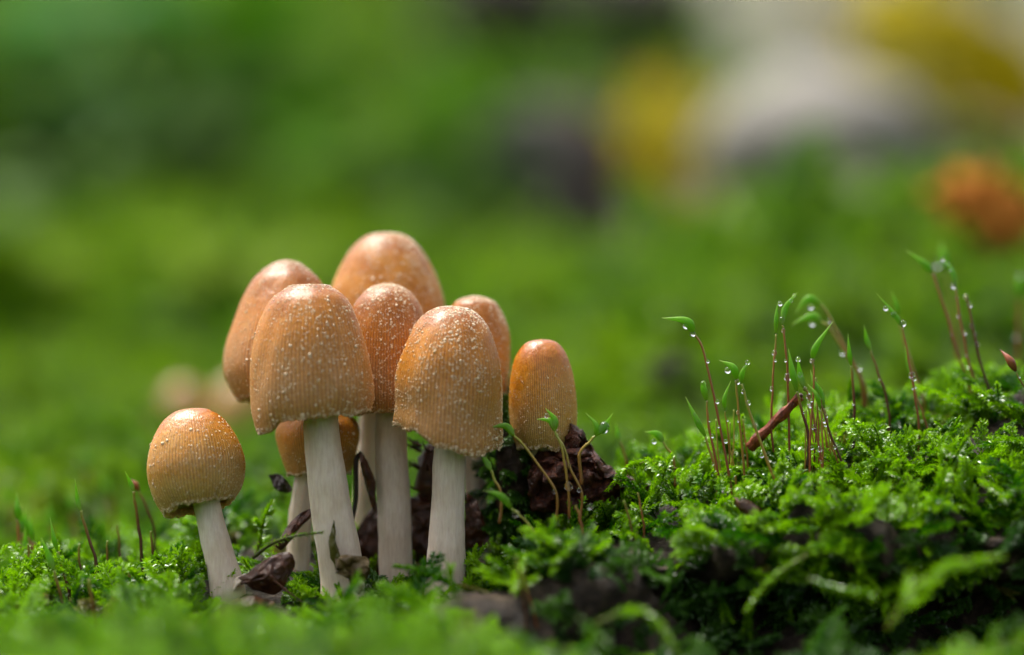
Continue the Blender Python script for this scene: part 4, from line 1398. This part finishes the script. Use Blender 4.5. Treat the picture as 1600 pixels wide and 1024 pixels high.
STONE = mat_simple('pale_stone', [(.3, (.15, .14, .115)), (.7, (.29, .27, .23))], .35, .75, .6, .3)
SHADOWDARK = mat_simple('shadow_dark', [(.3, (.010, .008, .007)), (.7, (.04, .032, .028))], .6, .8, .8, .4, spec=.1)  # near-black colour for the shapes that stand in for shade
GREYB = mat_simple('grey_bark', [(.3, (.05, .045, .042)), (.7, (.11, .10, .095))], .5, .8, .8, .4, spec=.12)
rock('pale grey stone out of focus on the slope among yellow leaves', 'stone', 'stone', 1265, 235, 74, 330, 260, STONE, 3)
rock('dark shape standing in for the shaded hollow under the pale stone', 'stone', 'stone', 1500, 225, 68, 260, 60, SHADOWDARK, 5)  # black shape put where the hollow is only shaded
rock('smaller dark shape standing in for a shaded hole in front of the grey stone', 'stone', 'stone', 915, 335, 58, 130, 110, SHADOWDARK, 8)  # added dark lump in place of a shaded hole
rock('grey stone left of the tall yellow leaf', 'stone', 'stone', 850, 260, 72, 200, 200, GREYB, 9)
rock('dark shape standing in for the shade in the dip behind the mound', 'stone', 'stone', 1050, 590, 14, 90, 70, SHADOWDARK, 12)  # the dip's darkness put into a black shape


def log(label, p0, p1, y0, y1, rpx, mat, seed):  # log shape added where the top of the slope lies in shadow
    a, b = at(*p0, y0), at(*p1, y1)
    s = 1 + y0 / DIST
    root = empty('shadow_log', a)
    tag(root, label, 'log')
    c = catmull([list(a), list(a.lerp(b, .33) + Vector((0, 0, .3))), list(a.lerp(b, .66)), list(b)], 40)
    v, f, t = tube(c, rpx / 100 * s * (1 + .08 * np.sin(np.linspace(0, 11, 40))), 24)
    ctr = np.repeat(c, 24, 0)
    v = v + nrm(v - ctr) * (fbm(v * .7, 3, seed) * .25)[:, None]
    link_mesh('trunk', mesh_np('trunk', v - np.array(a), f), mat, root)
    m_ = a.lerp(b, .55)
    c2 = catmull([list(m_), list(m_ + Vector((1.2, -1.4, 2.2))), list(m_ + Vector((2.4, -2.2, 3.6)))], 12)
    v, f, t = tube(c2, np.linspace(rpx / 300 * s, rpx / 500 * s, 12), 10)
    link_mesh('branch_stub', mesh_np('branch_stub', v - np.array(a), f), mat, root)


hy = hit(880, 60) * .93
log('black log shape standing in for the deep shadow across the slope top', (690, 30), (1100, 40), hy, hy, 95, SHADOWDARK, 4)


def herb(label, px, py, y, n, Lpx, Wpx, mat, seed, spread=1.0, group='broad leaved plants out of focus on the left slope'):
    """a leafy plant rooted on the slope: stems and big leaves, each leaf its own part"""
    s = 1 + y / DIST
    y = hit(px, py + Lpx * .8) * (.75 if mat is GRN4 else .92)
    n, Lpx, Wpx = int(n * 1.3), Lpx * 1.2, Wpx * 1.3
    s = 1 + y / DIST
    r = random.Random(seed)
    c = at(px, py, y)
    Rr = Lpx / 100 * s
    base = c - Vector((0, 0, Rr * 1.1))
    root = empty('leafy_plant', base)
    tag(root, label, 'plant', group)
    me = blade_mesh(Rr, Wpx / 100 * s, 'leaf', .3)
    me.materials.append(mat)
    for i in range(n):
        a = i * 2.4 + r.uniform(-.3, .3)
        el = r.uniform(-.1, 1.0)
        h = r.uniform(.4, 1.5)
        st = Vector((math.cos(a) * Rr * .15, math.sin(a) * Rr * .15, h * Rr))
        v, f, t = tube(catmull([[0, 0, -Rr * .6], list(st * .6), list(st)], 8), np.linspace(.03, .018, 8) * Rr, 6)
        link_mesh('stalk', mesh_np('stalk', v, f), mat, root)
        o = bpy.data.objects.new('leaf', me)
        C.objects.link(o)
        o.parent = root
        o.location = st
        o.rotation_euler = (r.uniform(-.4, .4), -el + .3, a)
        q = r.uniform(.75, 1.15) * spread
        o.scale = (q, q, q)


GRN1 = leafmat('fresh_green_leaf', [(.3, (.10, .24, .02)), (.7, (.16, .32, .03))], .6)
GRN2 = leafmat('blue_green_leaf', [(.3, (.18, .38, .15)), (.7, (.26, .48, .22))], .6)
GRN3 = leafmat('deep_green_leaf', [(.3, (.035, .11, .0)), (.7, (.07, .18, .004))], .4)
GRN4 = leafmat('yellow_green_leaf', [(.3, (.13, .23, .0)), (.7, (.19, .31, .004))], .5)
GRN5 = leafmat('grey_green_leaf', [(.3, (.12, .21, .06)), (.7, (.18, .28, .10))], .55)
herb('blue green leafy plant in the top left corner', 150, 60, 80, 14, 150, 90, GRN2, 1)
herb('deep green leafy plant at the left edge below the blue green one', 50, 190, 72, 12, 140, 90, GRN3, 2)
herb('grey green leafy plant in the middle of the left slope', 270, 250, 95, 14, 150, 80, GRN5, 3)
herb('fresh green leafy plant at the top left of centre', 430, 120, 90, 14, 160, 90, GRN1, 4)
herb('yellow green low plant close behind the upper left cap', 370, 460, 48, 14, 150, 90, GRN4, 5)
herb('yellow green plant at the left edge half way down', 20, 450, 55, 14, 150, 90, GRN4, 6)
herb('fresh green plant behind the tallest mushroom', 600, 240, 90, 14, 170, 90, GRN1, 7)
herb('grey green plant right of the tallest mushroom', 720, 320, 75, 12, 120, 70, GRN5, 8)
herb('grey green plant at the left edge in the middle', 70, 320, 88, 12, 130, 80, GRN5, 9)

# two far mushrooms out of focus behind the smallest one
FARCAP = mat_simple('far_cap', [(.3, (.24, .12, .02)), (.7, (.34, .18, .035))], 1.2, .4, .2)
for label, px, py, w, h in (('blurred orange mushroom far behind the small shiny mushroom, left one of two', 285, 640, 46, 46), ('blurred orange mushroom far behind the small shiny mushroom, right larger one of two', 375, 655, 62, 70)):
    y = 25.0
    s = 1 + y / DIST
    c = at(px, py, y)
    root = empty('mushroom', Vector((c.x, y, -4.0)))
    tag(root, label, 'mushroom', 'two blurred mushrooms behind')
    off = np.array(root.location)
    t = np.linspace(0, 1, 16)
    path = np.array(c) + np.stack([0 * t, 0 * t, (h / 100 * s) * (1 - 2 * t)], -1)
    v, f, _ = tube(path, w / 100 * s * np.sqrt(np.clip(1 - (1 - t) ** 2.2, 0.0, 1)) + .005, 28)
    link_mesh('cap', mesh_np('cap', v - off, f), FARCAP, root)
    v, f, _ = tube(catmull([[c.x, y, c.z - .5], [c.x + .05, y, -2.6], [c.x, y, -4.2]], 14), .26, 16)
    link_mesh('stem', mesh_np('stem', v - off, f), STEM, root)
